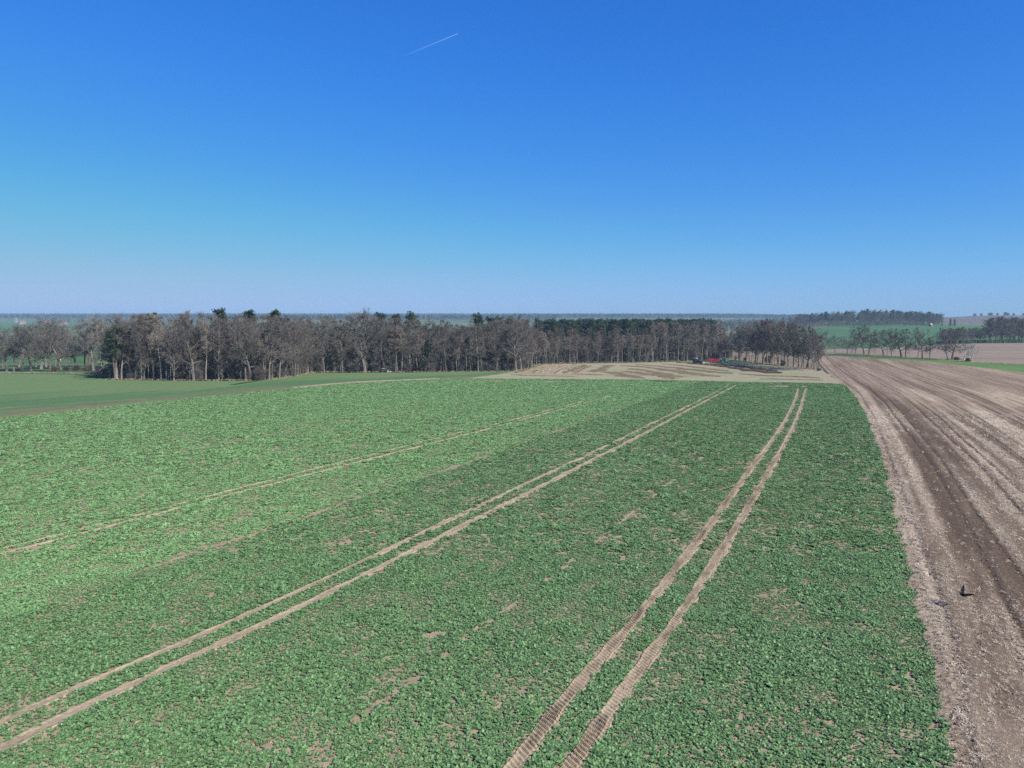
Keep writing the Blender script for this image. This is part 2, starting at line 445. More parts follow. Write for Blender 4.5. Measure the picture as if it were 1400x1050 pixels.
# ------------------------------------------------------------------ wheel ruts in the crop
RUT_PX = [  # (photo line, half width m, strength of the gap)
    ([(685, 1070), (706, 1045), (795, 930), (868, 850), (945, 754), (1019, 651), (1070, 583), (1087, 548.6), (1092, 531)], 0.31, 1.0, True),
    ([(760, 1075), (785, 1045), (870, 920), (925, 850), (988, 754), (1048, 651), (1085.7, 583), (1097.7, 548.6), (1102, 531)], 0.32, 1.0, True),
    ([(-60, 1018), (0, 989), (96, 944), (214, 895), (298, 858.6), (400, 813), (543, 746), (686, 677), (797, 626), (891, 579), (946, 553), (997, 526)], 0.21, 0.93, False),
    ([(-60, 1055), (0, 1026), (107, 970), (214, 921), (298, 882), (400, 836), (543, 764), (686, 693), (797, 636), (908, 579), (956, 552.6), (1008, 526)], 0.28, 1.0, False),
    ([(-120, 778), (0, 751), (143, 716), (257, 686), (400, 648.5), (514, 620), (629, 591), (686, 578), (830, 540)], 0.11, 0.85, False),
    ([(-120, 785), (0, 757.5), (143, 721.5), (257, 691.5), (400, 654.5), (514, 625.7), (629, 596), (692, 580), (836, 541)], 0.15, 0.95, False),
    ([(-100, 676), (0, 660), (143, 634.5), (257, 612), (400, 587.5), (500, 570), (640, 548)], 0.12, 0.75, False),
    ([(-100, 680), (0, 663), (143, 637), (257, 614.5), (400, 590), (500, 572), (640, 549.5)], 0.14, 0.85, False),
    ([(-100, 598), (0, 585), (200, 562), (330, 549)], 0.4, 0.7, False),
    ([(180, 785), (280, 751), (343, 731), (400, 714), (486, 681), (543, 664), (600, 646), (657, 627), (714, 606), (769, 587), (860, 556)], 0.18, 0.78, False),
    ([(430, 1030), (470, 998), (590, 912), (640, 872), (713, 820), (813, 744), (847, 716.5), (875, 692.5), (919, 658), (954, 631), (974, 612), (1008, 579)], 0.19, 0.61, False),
]
ruts = []
for px, hw, st, tread in RUT_PX:
    pl = smooth_line(GL(px), 700, 3)
    u_, v_ = uv(pl)
    oo = np.argsort(v_)
    ruts.append((u_[oo], v_[oo], hw, st))

def rut_mesh(name, ru, rv, hw, tread):
    """a pressed wheel track: sunk middle, raised shoulders, lug prints"""
    v0, v1 = rv[0], rv[-1]
    vs = np.concatenate([np.arange(v0, min(95, v1), 0.042 if tread else 0.16), np.arange(min(95, v1), v1, 1.0)])
    us = np.interp(vs, rv, ru) + 0.06 * (vnoise(vs / 1.2, vs * 0, 41) - 0.5) + 0.1 * (vnoise(vs / 7.0, vs * 0, 44) - 0.5)
    cross = np.array([-1.3, -1.0, -0.85, -0.65, -0.45, -0.25, -0.05, 0.15, 0.35, 0.55, 0.75, 1.0, 1.3])
    prof = np.interp(np.abs(cross), [0, 0.55, 0.8, 1.0, 1.3], [0.02, 0.02, 0.04, 0.05, -0.05])
    wv = hw * (1 + 0.35 * (vnoise(vs / 0.8, vs * 0 + 1, 42) - 0.5) + 0.3 * (vnoise(vs / 5.0, vs * 0 + 1, 45) - 0.5))
    U = us[:, None] + cross[None] * wv[:, None]
    Vv = np.repeat(vs[:, None], len(cross), 1)
    z = np.repeat(prof[None], len(vs), 0)
    rough = 0.035 * (vnoise(U / 0.13, Vv / 0.13, 43) - 0.5)
    if tread:
        ph = (Vv + cross[None] * 0.2) / 0.25 % 1.0
        lug = ((0.03 + 0.075 * vnoise(Vv / 1.7, U * 0, 47)) * smooth(0.0, 0.18, ph) * smooth(0.62, 0.40, ph) - 0.01) * ((cross > -0.9) & (cross < 0.6))[None] * smooth(110, 80, Vv) * (0.5 + 1.0 * vnoise(U / 0.5, Vv / 0.9, 46))
        z = z + lug
    z = z + rough
    X = U * EU[0] + Vv * EV[0]; Y = U * EU[1] + Vv * EV[1]
    Vt = np.stack([X, Y, h(X, Y) + z], 2).reshape(-1, 3)
    n = len(cross)
    i = np.arange((len(vs) - 1) * (n - 1)); rI, cI = i // (n - 1), i % (n - 1)
    a = rI * n + cI
    Fc = np.stack([a, a + 1, a + n + 1, a + n], 1)
    return mesh_obj(name, Vt, Fc, M['rut'])
for (px, hw, st, tread), (ru, rv, _, _) in list(zip(RUT_PX, ruts))[:6]:
    tag(rut_mesh('wheel_track', ru, rv, hw, tread), kind='structure')

# ------------------------------------------------------------------ scatter helper (for uncountable stuff)
def scatter(name, pts, protos, seed=0, scale=(0.8, 1.2), tilt=0.15, tone=None, scales=None, label=None):
    rng = np.random.default_rng(seed)
    n = len(pts)
    me = bpy.data.meshes.new(name)
    me.vertices.add(n)
    me.vertices.foreach_set('co', np.asarray(pts, np.float32).ravel())
    rot = np.stack([rng.normal(0, tilt, n), rng.normal(0, tilt, n), rng.uniform(0, 2 * math.pi, n)], 1)
    me.attributes.new('rot', 'FLOAT_VECTOR', 'POINT').data.foreach_set('vector', rot.astype(np.float32).ravel())
    sc = rng.uniform(scale[0], scale[1], n) if scales is None else np.asarray(scales) * rng.uniform(scale[0], scale[1], n)
    me.attributes.new('scl', 'FLOAT', 'POINT').data.foreach_set('value', sc.astype(np.float32))
    me.attributes.new('pid', 'INT', 'POINT').data.foreach_set('value', rng.integers(0, len(protos), n).astype(np.int32))
    tn = np.zeros(n) if tone is None else tone
    me.attributes.new('tone', 'FLOAT', 'POINT').data.foreach_set('value', np.asarray(tn, np.float32))
    o = link(bpy.data.objects.new(name, me))
    col = bpy.data.collections.new(name + '_sources')
    for p in protos: col.objects.link(p)
    g = bpy.data.node_groups.new(name + '_nodes', 'GeometryNodeTree')
    g.interface.new_socket('Geometry', in_out='INPUT', socket_type='NodeSocketGeometry')
    g.interface.new_socket('Geometry', in_out='OUTPUT', socket_type='NodeSocketGeometry')
    ni, no = g.nodes.new('NodeGroupInput'), g.nodes.new('NodeGroupOutput')
    ip = g.nodes.new('GeometryNodeInstanceOnPoints')
    ci = g.nodes.new('GeometryNodeCollectionInfo')
    ci.inputs['Collection'].default_value = col
    ci.inputs['Separate Children'].default_value = True
    ci.inputs['Reset Children'].default_value = True
    def named(nm, ty):
        q = g.nodes.new('GeometryNodeInputNamedAttribute'); q.data_type = ty
        q.inputs['Name'].default_value = nm
        return q.outputs['Attribute']
    L = g.links
    L.new(ni.outputs[0], ip.inputs['Points'])
    L.new(ci.outputs[0], ip.inputs['Instance'])
    ip.inputs['Pick Instance'].default_value = True
    L.new(named('pid', 'INT'), ip.inputs['Instance Index'])
    e2r = g.nodes.new('FunctionNodeEulerToRotation')
    L.new(named('rot', 'FLOAT_VECTOR'), e2r.inputs[0])
    L.new(e2r.outputs[0], ip.inputs['Rotation'])
    L.new(named('scl', 'FLOAT'), ip.inputs['Scale'])
    L.new(ip.outputs[0], no.inputs[0])
    md = o.modifiers.new('scatter', 'NODES'); md.node_group = g
    tag(o, label, None, None, 'stuff')
    return o

def proto(name, verts, faces, mats, mi=None):
    me = bpy.data.meshes.new(name)
    me.from_pydata([tuple(map(float, v)) for v in verts], [], faces)
    for m in (mats if isinstance(mats, (list, tuple)) else [mats]): me.materials.append(m)
    if mi is not None: me.polygons.foreach_set('material_index', mi)
    me.update()
    return bpy.data.objects.new(name, me)

# ------------------------------------------------------------------ rape plants
def rape_plant(seed, m):
    rng = random.Random(seed); V, F = [], []
    nl = rng.randint(9, 12)
    for k in range(nl):
        az = k * 2.4 + rng.uniform(-0.4, 0.4)
        L = rng.uniform(0.12, 0.23) * (1.0 if k < 7 else 0.7)
        wd = L * rng.uniform(0.42, 0.6)
        el = R(rng.uniform(22, 62)) if k < 7 else R(rng.uniform(55, 80))
        c, s = math.cos(az), math.sin(az)
        p = [0.0, 0.02 + 0.02 * k / nl]
        row = []
        e = el
        for j, wf in enumerate((0.18, 0.85, 1.0, 0.25)):
            row.append((p[0], p[1], wf * wd * 0.5))
            step = L / 3
            p = [p[0] + math.cos(e) * step, p[1] + math.sin(e) * step]
            e -= R(rng.uniform(14, 34))
        b0 = len(V); tw = rng.uniform(-0.35, 0.35)
        for (r_, z, hw) in row:
            for sd in (-1, 1):
                x, y, zz = r_, sd * hw, z + 0.10 * hw + sd * hw * tw
                V.append((x * c - y * s, x * s + y * c, zz))
        for j in range(3):
            q = b0 + 2 * j
            F.append((q, q + 1, q + 3, q + 2))
    return proto('rape_plant_%d' % seed, V, F, m)
rape = [rape_plant(s, M['crop']) for s in range(6)]
def rape_patch(seed):
    rng_ = random.Random(900 + seed); V, F = [], []
    for k in range(5):
        src = rape[rng_.randrange(6)].data; a = rng_.uniform(0, 6.28); r_ = 0.24 * math.sqrt((k + rng_.random()) / 5); b = rng_.uniform(0, 6.28); sc = 0.62 * rng_.uniform(0.75, 1.25)
        b0 = len(V); ox, oy = math.cos(a) * r_, math.sin(a) * r_
        for v in src.vertices: V.append((ox + sc * (v.co.x * math.cos(b) - v.co.y * math.sin(b)), oy + sc * (v.co.x * math.sin(b) + v.co.y * math.cos(b)), sc * v.co.z))
        for f in src.polygons: F.append(tuple(b0 + i for i in f.vertices))
    return proto('rape_patch_%d' % seed, V, F, M['crop'])
patches = [rape_patch(s) for s in range(8)]

rng = np.random.default_rng(7)
def in_crop(P):
    u, v = uv(P)
    elu, elv = uv(edge_left); oo = np.argsort(elv)
    el = np.interp(v, elv[oo], elu[oo])
    jit = 0.35 * (vnoise(v / 0.9, v * 0, 51) - 0.5) + 0.5 * (vnoise(v / 6.0, v * 0, 52) - 0.5)
    er_ = edge_u(v)
    fo = np.argsort(edge_far[:, 0])
    fy = np.interp(P[:, 0], edge_far[fo, 0], edge_far[fo, 1])
    fy = np.where(P[:, 0] < edge_far[fo[0], 0], 1e9, fy)
    return (u > el + 0.4 + 2 * jit + 1.6 * rng.uniform(0, 1, len(u)) ** 3) & (u < er_ - 0.15 + jit * 1.3) & (P[:, 1] < fy - 0.5)
BARE = [resample(GL(q), 50) for q in ([(740, 521.5), (790, 521.8)], [(890, 521), (920, 522.5), (945, 522.5)], [(640, 520.5), (690, 521)], [(1052, 527.5), (1100, 528.5)])]
def crop_points(y0, y1, dens, margin=0.0):
    x0, x1 = -0.86 * y1 - 6, 0.70 * y1 + 6
    n = int((x1 - x0) * (y1 - y0) * dens)
    P = np.stack([rng.uniform(x0, x1, n), rng.uniform(y0, y1, n)], 1)
    P = P[(P[:, 0] > -0.86 * P[:, 1] - 6) & (P[:, 0] < 0.70 * P[:, 1] + 6)]
    P = P[in_crop(P)]
    u, v = uv(P)
    keep = np.ones(len(P), bool)
    for (ru, rv, hw, st) in ruts:
        c_ = np.interp(v, rv, ru, left=1e6, right=1e6)
        hole = np.abs(u - c_) < hw * (0.55 + 0.75 * vnoise(v / 0.7, u * 0, 61)) + 0.05 + margin
        if st < 0.97:
            hole &= (0.6 * vnoise(v / (1.3 if st > 0.5 else 2.4), u / 4.0, 62) + 0.4 * vnoise(v / 0.5, u / 0.3, 60)) < st * (0.86 if st > 0.6 else 0.78)
        if st < 0.9: hole &= rng.uniform(0, 1, len(hole)) > 0.10
        keep &= ~hole
    for bl in BARE:
        d2 = np.min(np.hypot(P[:, 0, None] - bl[None, :, 0], P[:, 1, None] - bl[None, :, 1]), 1) if P[:, 1].max() > 200 else np.full(len(P), 99.0)
        keep &= ~((d2 < 2.6) & (vnoise(P[:, 0] / 2.5, P[:, 1] / 1.5, 70) > 0.36))
    # thin stands and small bare spots, drawn out along the rows
    bare = vnoise(u / 0.24, v / 0.42, 63) * 0.5 + vnoise(u / 0.6, v / 1.3, 69) * 0.22 + vnoise(u / 3.0, v / 6.0, 64) * 0.28
    thr = 0.825 - 0.07 * vnoise(u / 14.0, v / 30.0, 65)
    keep &= bare < thr
    P = P[keep]; u, v = u[keep], v[keep]
    mu = np.interp(v, ruts[9][1], ruts[9][0])
    near_left = smooth(28, 62, P[:, 1] - 0.2 * P[:, 0])
    tone = smooth(0.6, -0.6, u - mu) * (0.35 + 0.65 * near_left)
    tone = tone + 0.5 * (vnoise(u / 5.0, v / 16.0, 66) - 0.5) + 0.25 * (vnoise(u / 22.0, v / 50.0, 67) - 0.4)
    return P, np.clip(tone + 0.22 * smooth(90, 210, P[:, 1]), 0, 1), u, v  # distance term paints opposition brightening and hidden shadows into the leaf colour
for nm, srcs, zones, lab in (
        ('rape_plants', rape, ((14, 48, 82, 0.65),), 'green young rape plants covering the near part of the sloping field'),
        ('rape_stand', patches, ((48, 80, 18, 0.93), (80, 125, 11, 1.13), (125, 185, 12.5, 1.05), (185, 275, 8, 1.3)), 'green young rape covering the far part of the sloping field')):
    pts, tones, scs = [], [], []
    for (y0, y1, dens, sc) in zones:
        P, t, u, v = crop_points(y0, y1, dens, 0.0 if nm == 'rape_plants' else 0.10 * sc)
        pts.append(np.column_stack([P, h(P[:, 0], P[:, 1])])); tones.append(t)
        scs.append(np.full(len(P), sc) * (0.62 + 0.75 * vnoise(u / 1.1, v / 1.6, 68)))
    print(nm, sum(len(p) for p in pts))
    scatter(nm, np.vstack(pts), srcs, 1, (0.75, 1.2), 0.14, np.concatenate(tones), np.concatenate(scs), lab)

# ------------------------------------------------------------------ straw on the stubble
def straw_bit(seed):
    rng_ = random.Random(seed); V, F = [], []
    for k in range(5):
        L = rng_.uniform(0.08, 0.21); wd = rng_.uniform(0.013, 0.024); a = rng_.uniform(0, 6.28)
        ox, oy = rng_.uniform(-0.14, 0.14), rng_.uniform(-0.14, 0.14); cv = rng_.uniform(-0.9, 0.9); z0 = rng_.uniform(0.01, 0.04); z1 = rng_.uniform(0.01, 0.09)
        b0 = len(V)
        for j in range(3):
            t = j / 2.0; aa = a + cv * (t - 0.5)
            x, y = ox + math.cos(aa) * L * (t - 0.5), oy + math.sin(aa) * L * (t - 0.5)
            for s in (-1, 1): V.append((x - math.sin(aa) * wd * s / 2, y + math.cos(aa) * wd * s / 2, z0 + (z1 - z0) * t))
        for j in range(2):
            q = b0 + 2 * j; F.append((q, q + 1, q + 3, q + 2))
    return proto('straw_bit_%d' % seed, V, F, M['straw'])
straws = [straw_bit(s) for s in range(5)]
def clod(seed):
    rng_ = random.Random(seed); V, F = [], []
    for k in range(6):
        a = k * math.pi / 3; r_ = rng_.uniform(0.05, 0.1)
        V.append((math.cos(a) * r_, math.sin(a) * r_, -0.02)); V.append((math.cos(a + 0.3) * r_ * 0.6, math.sin(a + 0.3) * r_ * 0.6, rng_.uniform(0.03, 0.07)))
    V.append((0, 0, rng_.uniform(0.05, 0.09)))
    for k in range(6):
        q, n = 2 * k, 2 * ((k + 1) % 6)
        F += [(q, n, n + 1, q + 1), (q + 1, n + 1, 12)]
    return proto('soil_clod_%d' % seed, V, F, M['clod'])
M['clod'] = bark('soil_clods', (0.13, 0.10, 0.08), (0.22, 0.175, 0.14))
clods = [clod(s) for s in range(4)]
pts, scs, cpts, cscs = [], [], [], []
for (v0, v1, dens, sc) in ((8, 50, 95, 0.62), (50, 90, 38, 0.85), (90, 150, 13, 1.25)):
    wmax = 75
    n = int(wmax * (v1 - v0) * dens)
    ww = rng.uniform(-0.35, wmax, n) ; v = rng.uniform(v0, v1, n)
    u = edge_u(v) + ww
    P = u[:, None] * EU[None] + v[:, None] * EV[None]
    s = straw_share(ww, v)
    inview = P[:, 0] < 0.80 * P[:, 1] + 6
    keep = inview & (rng.uniform(0, 1, n) < np.clip(s * 1.25 - 0.20, 0.04, 0.85) * smooth(-0.2, 1.0, ww))
    z = h(P[:, 0], P[:, 1]) + 0.13
    pts.append(np.column_stack([P, z])[keep]); scs.append(np.full(keep.sum(), sc))
    keep = inview & (rng.uniform(0, 1, n) < 0.14)
    cpts.append(np.column_stack([P, z - 0.01])[keep]); cscs.append(np.full(keep.sum(), sc))
pts = np.vstack(pts); print('straw', len(pts))
scatter('straw_litter', pts, straws, 2, (0.7, 1.4), 0.25, None, np.concatenate(scs), 'pale chopped straw strewn over the brown stubble field')
n = 90000
P = np.stack([rng.uniform(-45, 40, n), rng.uniform(14, 62, n)], 1)
P = P[in_crop(P) & (np.abs(P[:, 0]) < 0.86 * P[:, 1] + 6)]
tanclods = [proto('tan_clod_%d' % k, [v.co for v in c_.data.vertices], [tuple(f.vertices) for f in c_.data.polygons], M['soil']) for k, c_ in enumerate(clods)]
scatter('crop_crumbs', np.column_stack([P, h(P[:, 0], P[:, 1]) + 0.005]), tanclods, 4, (0.2, 0.75), 0.4, None, None, 'tan soil crumbs showing between the near rape plants')
scatter('soil_clods', np.vstack(cpts), clods, 3, (0.35, 1.1), 0.4, None, np.concatenate(cscs), 'brown soil clods over the stubble field')

# ------------------------------------------------------------------ soil strips and manure on the fallow field
def strip_mesh(name, px, halfw, m, hgt, off=0.05, seed=0, parent=None):
    pl = smooth_line(GL(px), 90, 2)
    d = np.gradient(pl, axis=0); d /= np.linalg.norm(d, axis=1)[:, None]
    nrm = np.stack([-d[:, 1], d[:, 0]], 1)
    n = 13; cr = np.linspace(-1, 1, n)
    k = np.arange(90)
    hw = halfw * np.minimum(1, np.minimum(k, 89 - k) / 5.0 + 0.25) * (1 + 0.9 * (vnoise(k / 3.0, k * 0 + seed, 71) - 0.5) + 0.6 * (vnoise(k / 11.0, k * 0 + seed, 73) - 0.5))
    P = pl[:, None] + nrm[:, None] * (cr[None, :, None] * hw[:, None, None])
    bump_ = (1 - cr[None] ** 2) * (0.35 + 1.3 * vnoise(P[..., 0] / 1.7, P[..., 1] / 1.7, 72 + seed)) * hgt
    Z = h(P[..., 0], P[..., 1]) + off + bump_ - 0.06 * (np.abs(cr[None]) > 0.99)
    V = np.concatenate([P, Z[..., None]], 2).reshape(-1, 3)
    i = np.arange(89 * (n - 1)); rI, cI = i // (n - 1), i % (n - 1)
    a = rI * n + cI
    Fc = np.stack([a, a + n, a + n + 1, a + 1], 1)
    nn = np.cross(V[Fc[600, 1]] - V[Fc[600, 0]], V[Fc[600, 3]] - V[Fc[600, 0]])
    if nn[2] < 0: Fc = Fc[:, ::-1]
    return tag(mesh_obj(name, V, Fc, m), kind='structure')
for k, (px, hw) in enumerate([
        ([(771, 510.5), (783, 506), (801, 499)], 1.7), ([(786, 510), (796, 505), (808, 500)], 1.1),
        ([(813, 509), (823, 504.5), (834, 499.5)], 3.2), ([(782, 511.3), (800, 512), (823, 513)], 2.2),
        ([(832, 508.5), (845, 511), (860, 515), (878, 517.3)], 3.8), ([(857, 508), (872, 510), (893, 513.5)], 3.6),
        ([(862, 504), (885, 507), (905, 511), (930, 516)], 3.0), ([(850, 500), (880, 501.5), (915, 506), (950, 511.5), (982, 515)], 3.8),
        ([(870, 498.5), (900, 500.5), (950, 506), (1000, 511)], 3.4), ([(905, 497.6), (945, 501), (995, 507.5)], 2.4),
        ([(885, 511), (905, 514), (920, 518)], 2.4), ([(1010, 511), (1050, 514), (1090, 515), (1120, 517)], 1.8),
        ([(1040, 518), (1080, 519), (1125, 520)], 1.0), ([(700, 512.5), (730, 514), (790, 515)], 1.6), ([(910, 519.5), (935, 521.5), (945, 523)], 2.0)]):
    strip_mesh('soil_strip', px, hw, M['swath'], 0.12, 0.05, k)
for k, (px, hw, hg) in enumerate([
        ([(940, 497), (958, 498.5), (985, 500.5), (1015, 505), (1045, 509), (1067, 510.5)], 2.6, 0.3),
        ([(962, 497.5), (990, 499), (1020, 502), (1045, 506)], 2.0, 0.3),
        ([(1005, 500), (1030, 503), (1062, 508)], 1.8, 0.3),
        ([(925, 496), (945, 496.6), (962, 497)], 1.6, 0.35)]):
    strip_mesh('manure_windrow', px, hw, M['manure'], hg, 0.10, 30 + k)

strip_mesh('wheel_track', [(-60, 551), (0, 547), (100, 541), (200, 533), (300, 527)], 0.42, M['swath'], 0.02, 0.02, 51)
strip_mesh('wheel_track', [(-60, 563), (0, 558), (90, 552), (200, 545)], 0.5, M['swath'], 0.03, 0.03, 52)
# bare headland along the far end of the crop
strip_mesh('bare_headland', [(400, 530.3), (440, 526), (480, 522.6), (560, 519), (600, 517.6)], 1.8, M['rut'], 0.05, 0.06, 50)

# ------------------------------------------------------------------ trees
class TreeMesh:
    def __init__(s): s.V, s.F = [], []
    def tube(s, pts, rads, k):
        V, F = s.V, s.F
        n = len(pts); b0 = len(V)
        for i in range(n):
            d = (pts[min(i + 1, n - 1)] - pts[max(i - 1, 0)])
            if d.length < 1e-6: d = Vector((0, 0, 1))
            d.normalize()
            a = d.cross(Vector((0.31, 0.95, 0.07)))
            if a.length < 0.05: a = d.cross(Vector((1, 0, 0)))
            a.normalize(); b = d.cross(a)
            for j in range(k):
                t = 6.2832 * j / k
                V.append(tuple(pts[i] + (a * math.cos(t) + b * math.sin(t)) * rads[i]))
        for i in range(n - 1):
            for j in range(k):
                F.append((b0 + i * k + j, b0 + i * k + (j + 1) % k, b0 + (i + 1) * k + (j + 1) % k, b0 + (i + 1) * k + j))
    def ribbon(s, p0, p1, p2, wd, rng):
        d = p2 - p0
        a = d.cross(Vector((rng.gauss(0, 1), rng.gauss(0, 1), rng.gauss(0, 1))))
        if a.length < 1e-5: return
        a.normalize()
        b0 = len(s.V)
        s.V += [tuple(p0 + a * wd * 0.5), tuple(p0 - a * wd * 0.5), tuple(p1 + a * wd * 0.4), tuple(p1 - a * wd * 0.4), tuple(p2)]
        s.F += [(b0, b0 + 1, b0 + 3, b0 + 2), (b0 + 2, b0 + 3, b0 + 4)]

def branch_path(p, d, L, n, wig, up, rng):
    pts = [p.copy()]; d = d.normalized()
    for _ in range(n):
        d = (d + Vector((rng.gauss(0, wig), rng.gauss(0, wig), rng.gauss(0, wig) + up))).normalized()
        p = p + d * (L / n); pts.append(p.copy())
    return pts, d

def side_dir(d, ang, rng):
    a = d.cross(Vector((rng.gauss(0, 1), rng.gauss(0, 1), rng.gauss(0, 1))))
    if a.length < 1e-4: a = Vector((1, 0, 0))
    a.normalize()
    return (d * math.cos(ang) + a * math.sin(ang)).normalized()

def bare_tree(seed, H, base_frac, spread, nlimb, n2, n3, n4, r0, lean=0.0, slim=False, twig_w=0.04, stems=1):
    rng = random.Random(seed); T, Cn = TreeMesh(), TreeMesh()
    for st in range(stems):
        az0 = rng.uniform(0, 6.28)
        d0 = Vector((math.cos(az0) * lean, math.sin(az0) * lean, 1)).normalized()
        p0 = Vector((rng.uniform(-0.25, 0.25), rng.uniform(-0.25, 0.25), -0.3)) if stems > 1 else Vector((0, 0, -0.3))
        TL = H * (0.94 if slim else 0.72)
        tp, td = branch_path(p0, d0, TL, 9, 0.045 if slim else 0.075, 0.02, rng)
        tr = [r0 * (1.25 if i == 0 else (1 - i / 9.6) ** 0.8 + 0.03) for i in range(10)]
        T.tube(tp, tr, 6)
        for k in range(nlimb):
            t = base_frac + (0.99 - base_frac) * (k + rng.uniform(0.0, 0.9)) / nlimb
            f = t * 9; i = min(int(f), 8)
            p = tp[i].lerp(tp[i + 1], f - i)
            rel = (t - base_frac) / (1 - base_frac)
            az = k * 2.4 + rng.uniform(-0.5, 0.5)
            if slim:
                el = R(rng.uniform(18, 42)); L = spread * (1.0 - 0.65 * rel) * rng.uniform(0.7, 1.15)
            else:
                el = R(12 + 55 * rel + rng.uniform(-8, 14)); L = spread * (0.95 - 0.1 * rel) * rng.uniform(0.75, 1.15)
            d = Vector((math.cos(az) * math.cos(el), math.sin(az) * math.cos(el), math.sin(el)))
            rl = max(0.05, min(tr[i] * 0.6, 0.03 * L + 0.03))
            lp, ld = branch_path(p, d, L, 6, 0.13, 0.05, rng)
            T.tube(lp, [rl * (1 - j / 7.0) for j in range(7)], 4)
            for a2 in range(n2):
                t2 = 0.25 + 0.75 * (a2 + rng.random()) / n2
                f2 = min(t2 * 6, 5.99); i2 = int(f2)
                q = lp[i2].lerp(lp[i2 + 1], f2 - i2)
                dd = side_dir((lp[i2 + 1] - lp[i2]).normalized(), R(rng.uniform(30, 62)), rng)
                L2 = L * rng.uniform(0.32, 0.55) * (1.15 - 0.5 * t2)
                bp, bd = branch_path(q, dd, L2, 4, 0.16, 0.06, rng)
                r2 = max(0.028, rl * 0.4)
                Cn.tube(bp, [r2 * (1 - j / 5.2) for j in range(5)], 3)
                for a3 in range(n3):
                    t3 = 0.2 + 0.8 * (a3 + rng.random()) / n3
                    f3 = min(t3 * 4, 3.99); i3 = int(f3)
                    q3 = bp[i3].lerp(bp[i3 + 1], f3 - i3)
                    d3 = side_dir((bp[i3 + 1] - bp[i3]).normalized(), R(rng.uniform(25, 60)), rng)
                    L3 = max(0.6, L2 * rng.uniform(0.35, 0.6))
                    m3 = q3 + d3 * (L3 * 0.5); d3b = (d3 + Vector((rng.gauss(0, .25), rng.gauss(0, .25), rng.gauss(0, .25) + 0.1))).normalized()
                    e3 = m3 + d3b * (L3 * 0.5)
                    Cn.ribbon(q3, m3, e3, twig_w * 1.5, rng)
                    for a4 in range(n4):
                        t4 = 0.15 + 0.85 * rng.random()
                        q4 = q3.lerp(m3, t4 * 2) if t4 < 0.5 else m3.lerp(e3, t4 * 2 - 1)
                        d4 = side_dir(d3b, R(rng.uniform(20, 60)), rng)
                        L4 = rng.uniform(0.4, 0.95)
                        Cn.ribbon(q4, q4 + d4 * L4 * 0.5, q4 + (d4 + Vector((0, 0, 0.15))) * L4, twig_w, rng)
    return T, Cn

def needle_clump(Tm, c, r_, n, rng, flat=0.7):
    for _ in range(n):
        d = Vector((rng.gauss(0, 1), rng.gauss(0, 1), rng.gauss(0, 0.7))).normalized()
        p = c + Vector((d.x * r_ * rng.uniform(0.2, 1), d.y * r_ * rng.uniform(0.2, 1), d.z * r_ * flat * rng.uniform(0.2, 1)))
        L = rng.uniform(0.28, 0.6); wv = rng.uniform(0.10, 0.2)
        dd = (d + Vector((rng.gauss(0, .5), rng.gauss(0, .5), 0.4))).normalized()
        a = dd.cross(Vector((rng.gauss(0, 1), rng.gauss(0, 1), rng.gauss(0, 1))))
        if a.length < 1e-4: continue
        a.normalize(); b0 = len(Tm.V)
        Tm.V += [tuple(p - a * wv), tuple(p + a * wv), tuple(p + dd * L + a * wv * 0.5), tuple(p + dd * L - a * wv * 0.5)]
        Tm.F.append((b0, b0 + 1, b0 + 2, b0 + 3))

def pine_tree(seed, H, crown_from, spread, conical):
    rng = random.Random(seed); T, Cn = TreeMesh(), TreeMesh()
    tp, _ = branch_path(Vector((0, 0, -0.3)), Vector((rng.uniform(-.03, .03), rng.uniform(-.03, .03), 1)), H * 0.97, 9, 0.025, 0.02, rng)
    T.tube(tp, [0.30 * (1 - i / 9.8) + 0.02 for i in range(10)], 6)
    nl = 30 if conical else 24
    for k in range(nl):
        t = crown_from + (0.99 - crown_from) * (k + rng.random() * 0.8) / nl
        f = min(t * 9, 8.99); i = int(f); p = tp[i].lerp(tp[i + 1], f - i)
        rel = (t - crown_from) / (1 - crown_from)
        L = spread * ((1.05 - rel) if conical else (0.55 + 0.6 * math.sin(rel * 2.6)) * (1.05 - 0.55 * rel)) * rng.uniform(0.65, 1.2)
        az = k * 2.4 + rng.uniform(-.5, .5); el = R((-8 if conical else 10) + 35 * rel + rng.uniform(-10, 10))
        d = Vector((math.cos(az) * math.cos(el), math.sin(az) * math.cos(el), math.sin(el)))
        lp, _ = branch_path(p, d, L, 4, 0.1, 0.03, rng)
        T.tube(lp, [0.07 * (1 - j / 5.0) for j in range(5)], 3)
        for j in range(1, 5):
            for _ in range(2 if not conical else 1):
                c = lp[j] + Vector((rng.gauss(0, .35), rng.gauss(0, .35), rng.gauss(0.1, .2)))
                needle_clump(Cn, c, rng.uniform(0.55, 0.95), 16 if conical else 15, rng)
    needle_clump(Cn, tp[-1], 0.7, 25, rng, 1.2)
    return T, Cn

def mesh_from(name, T, m):
    me = bpy.data.meshes.new(name); me.from_pydata(T.V, [], T.F); me.materials.append(m); me.update()
    return me

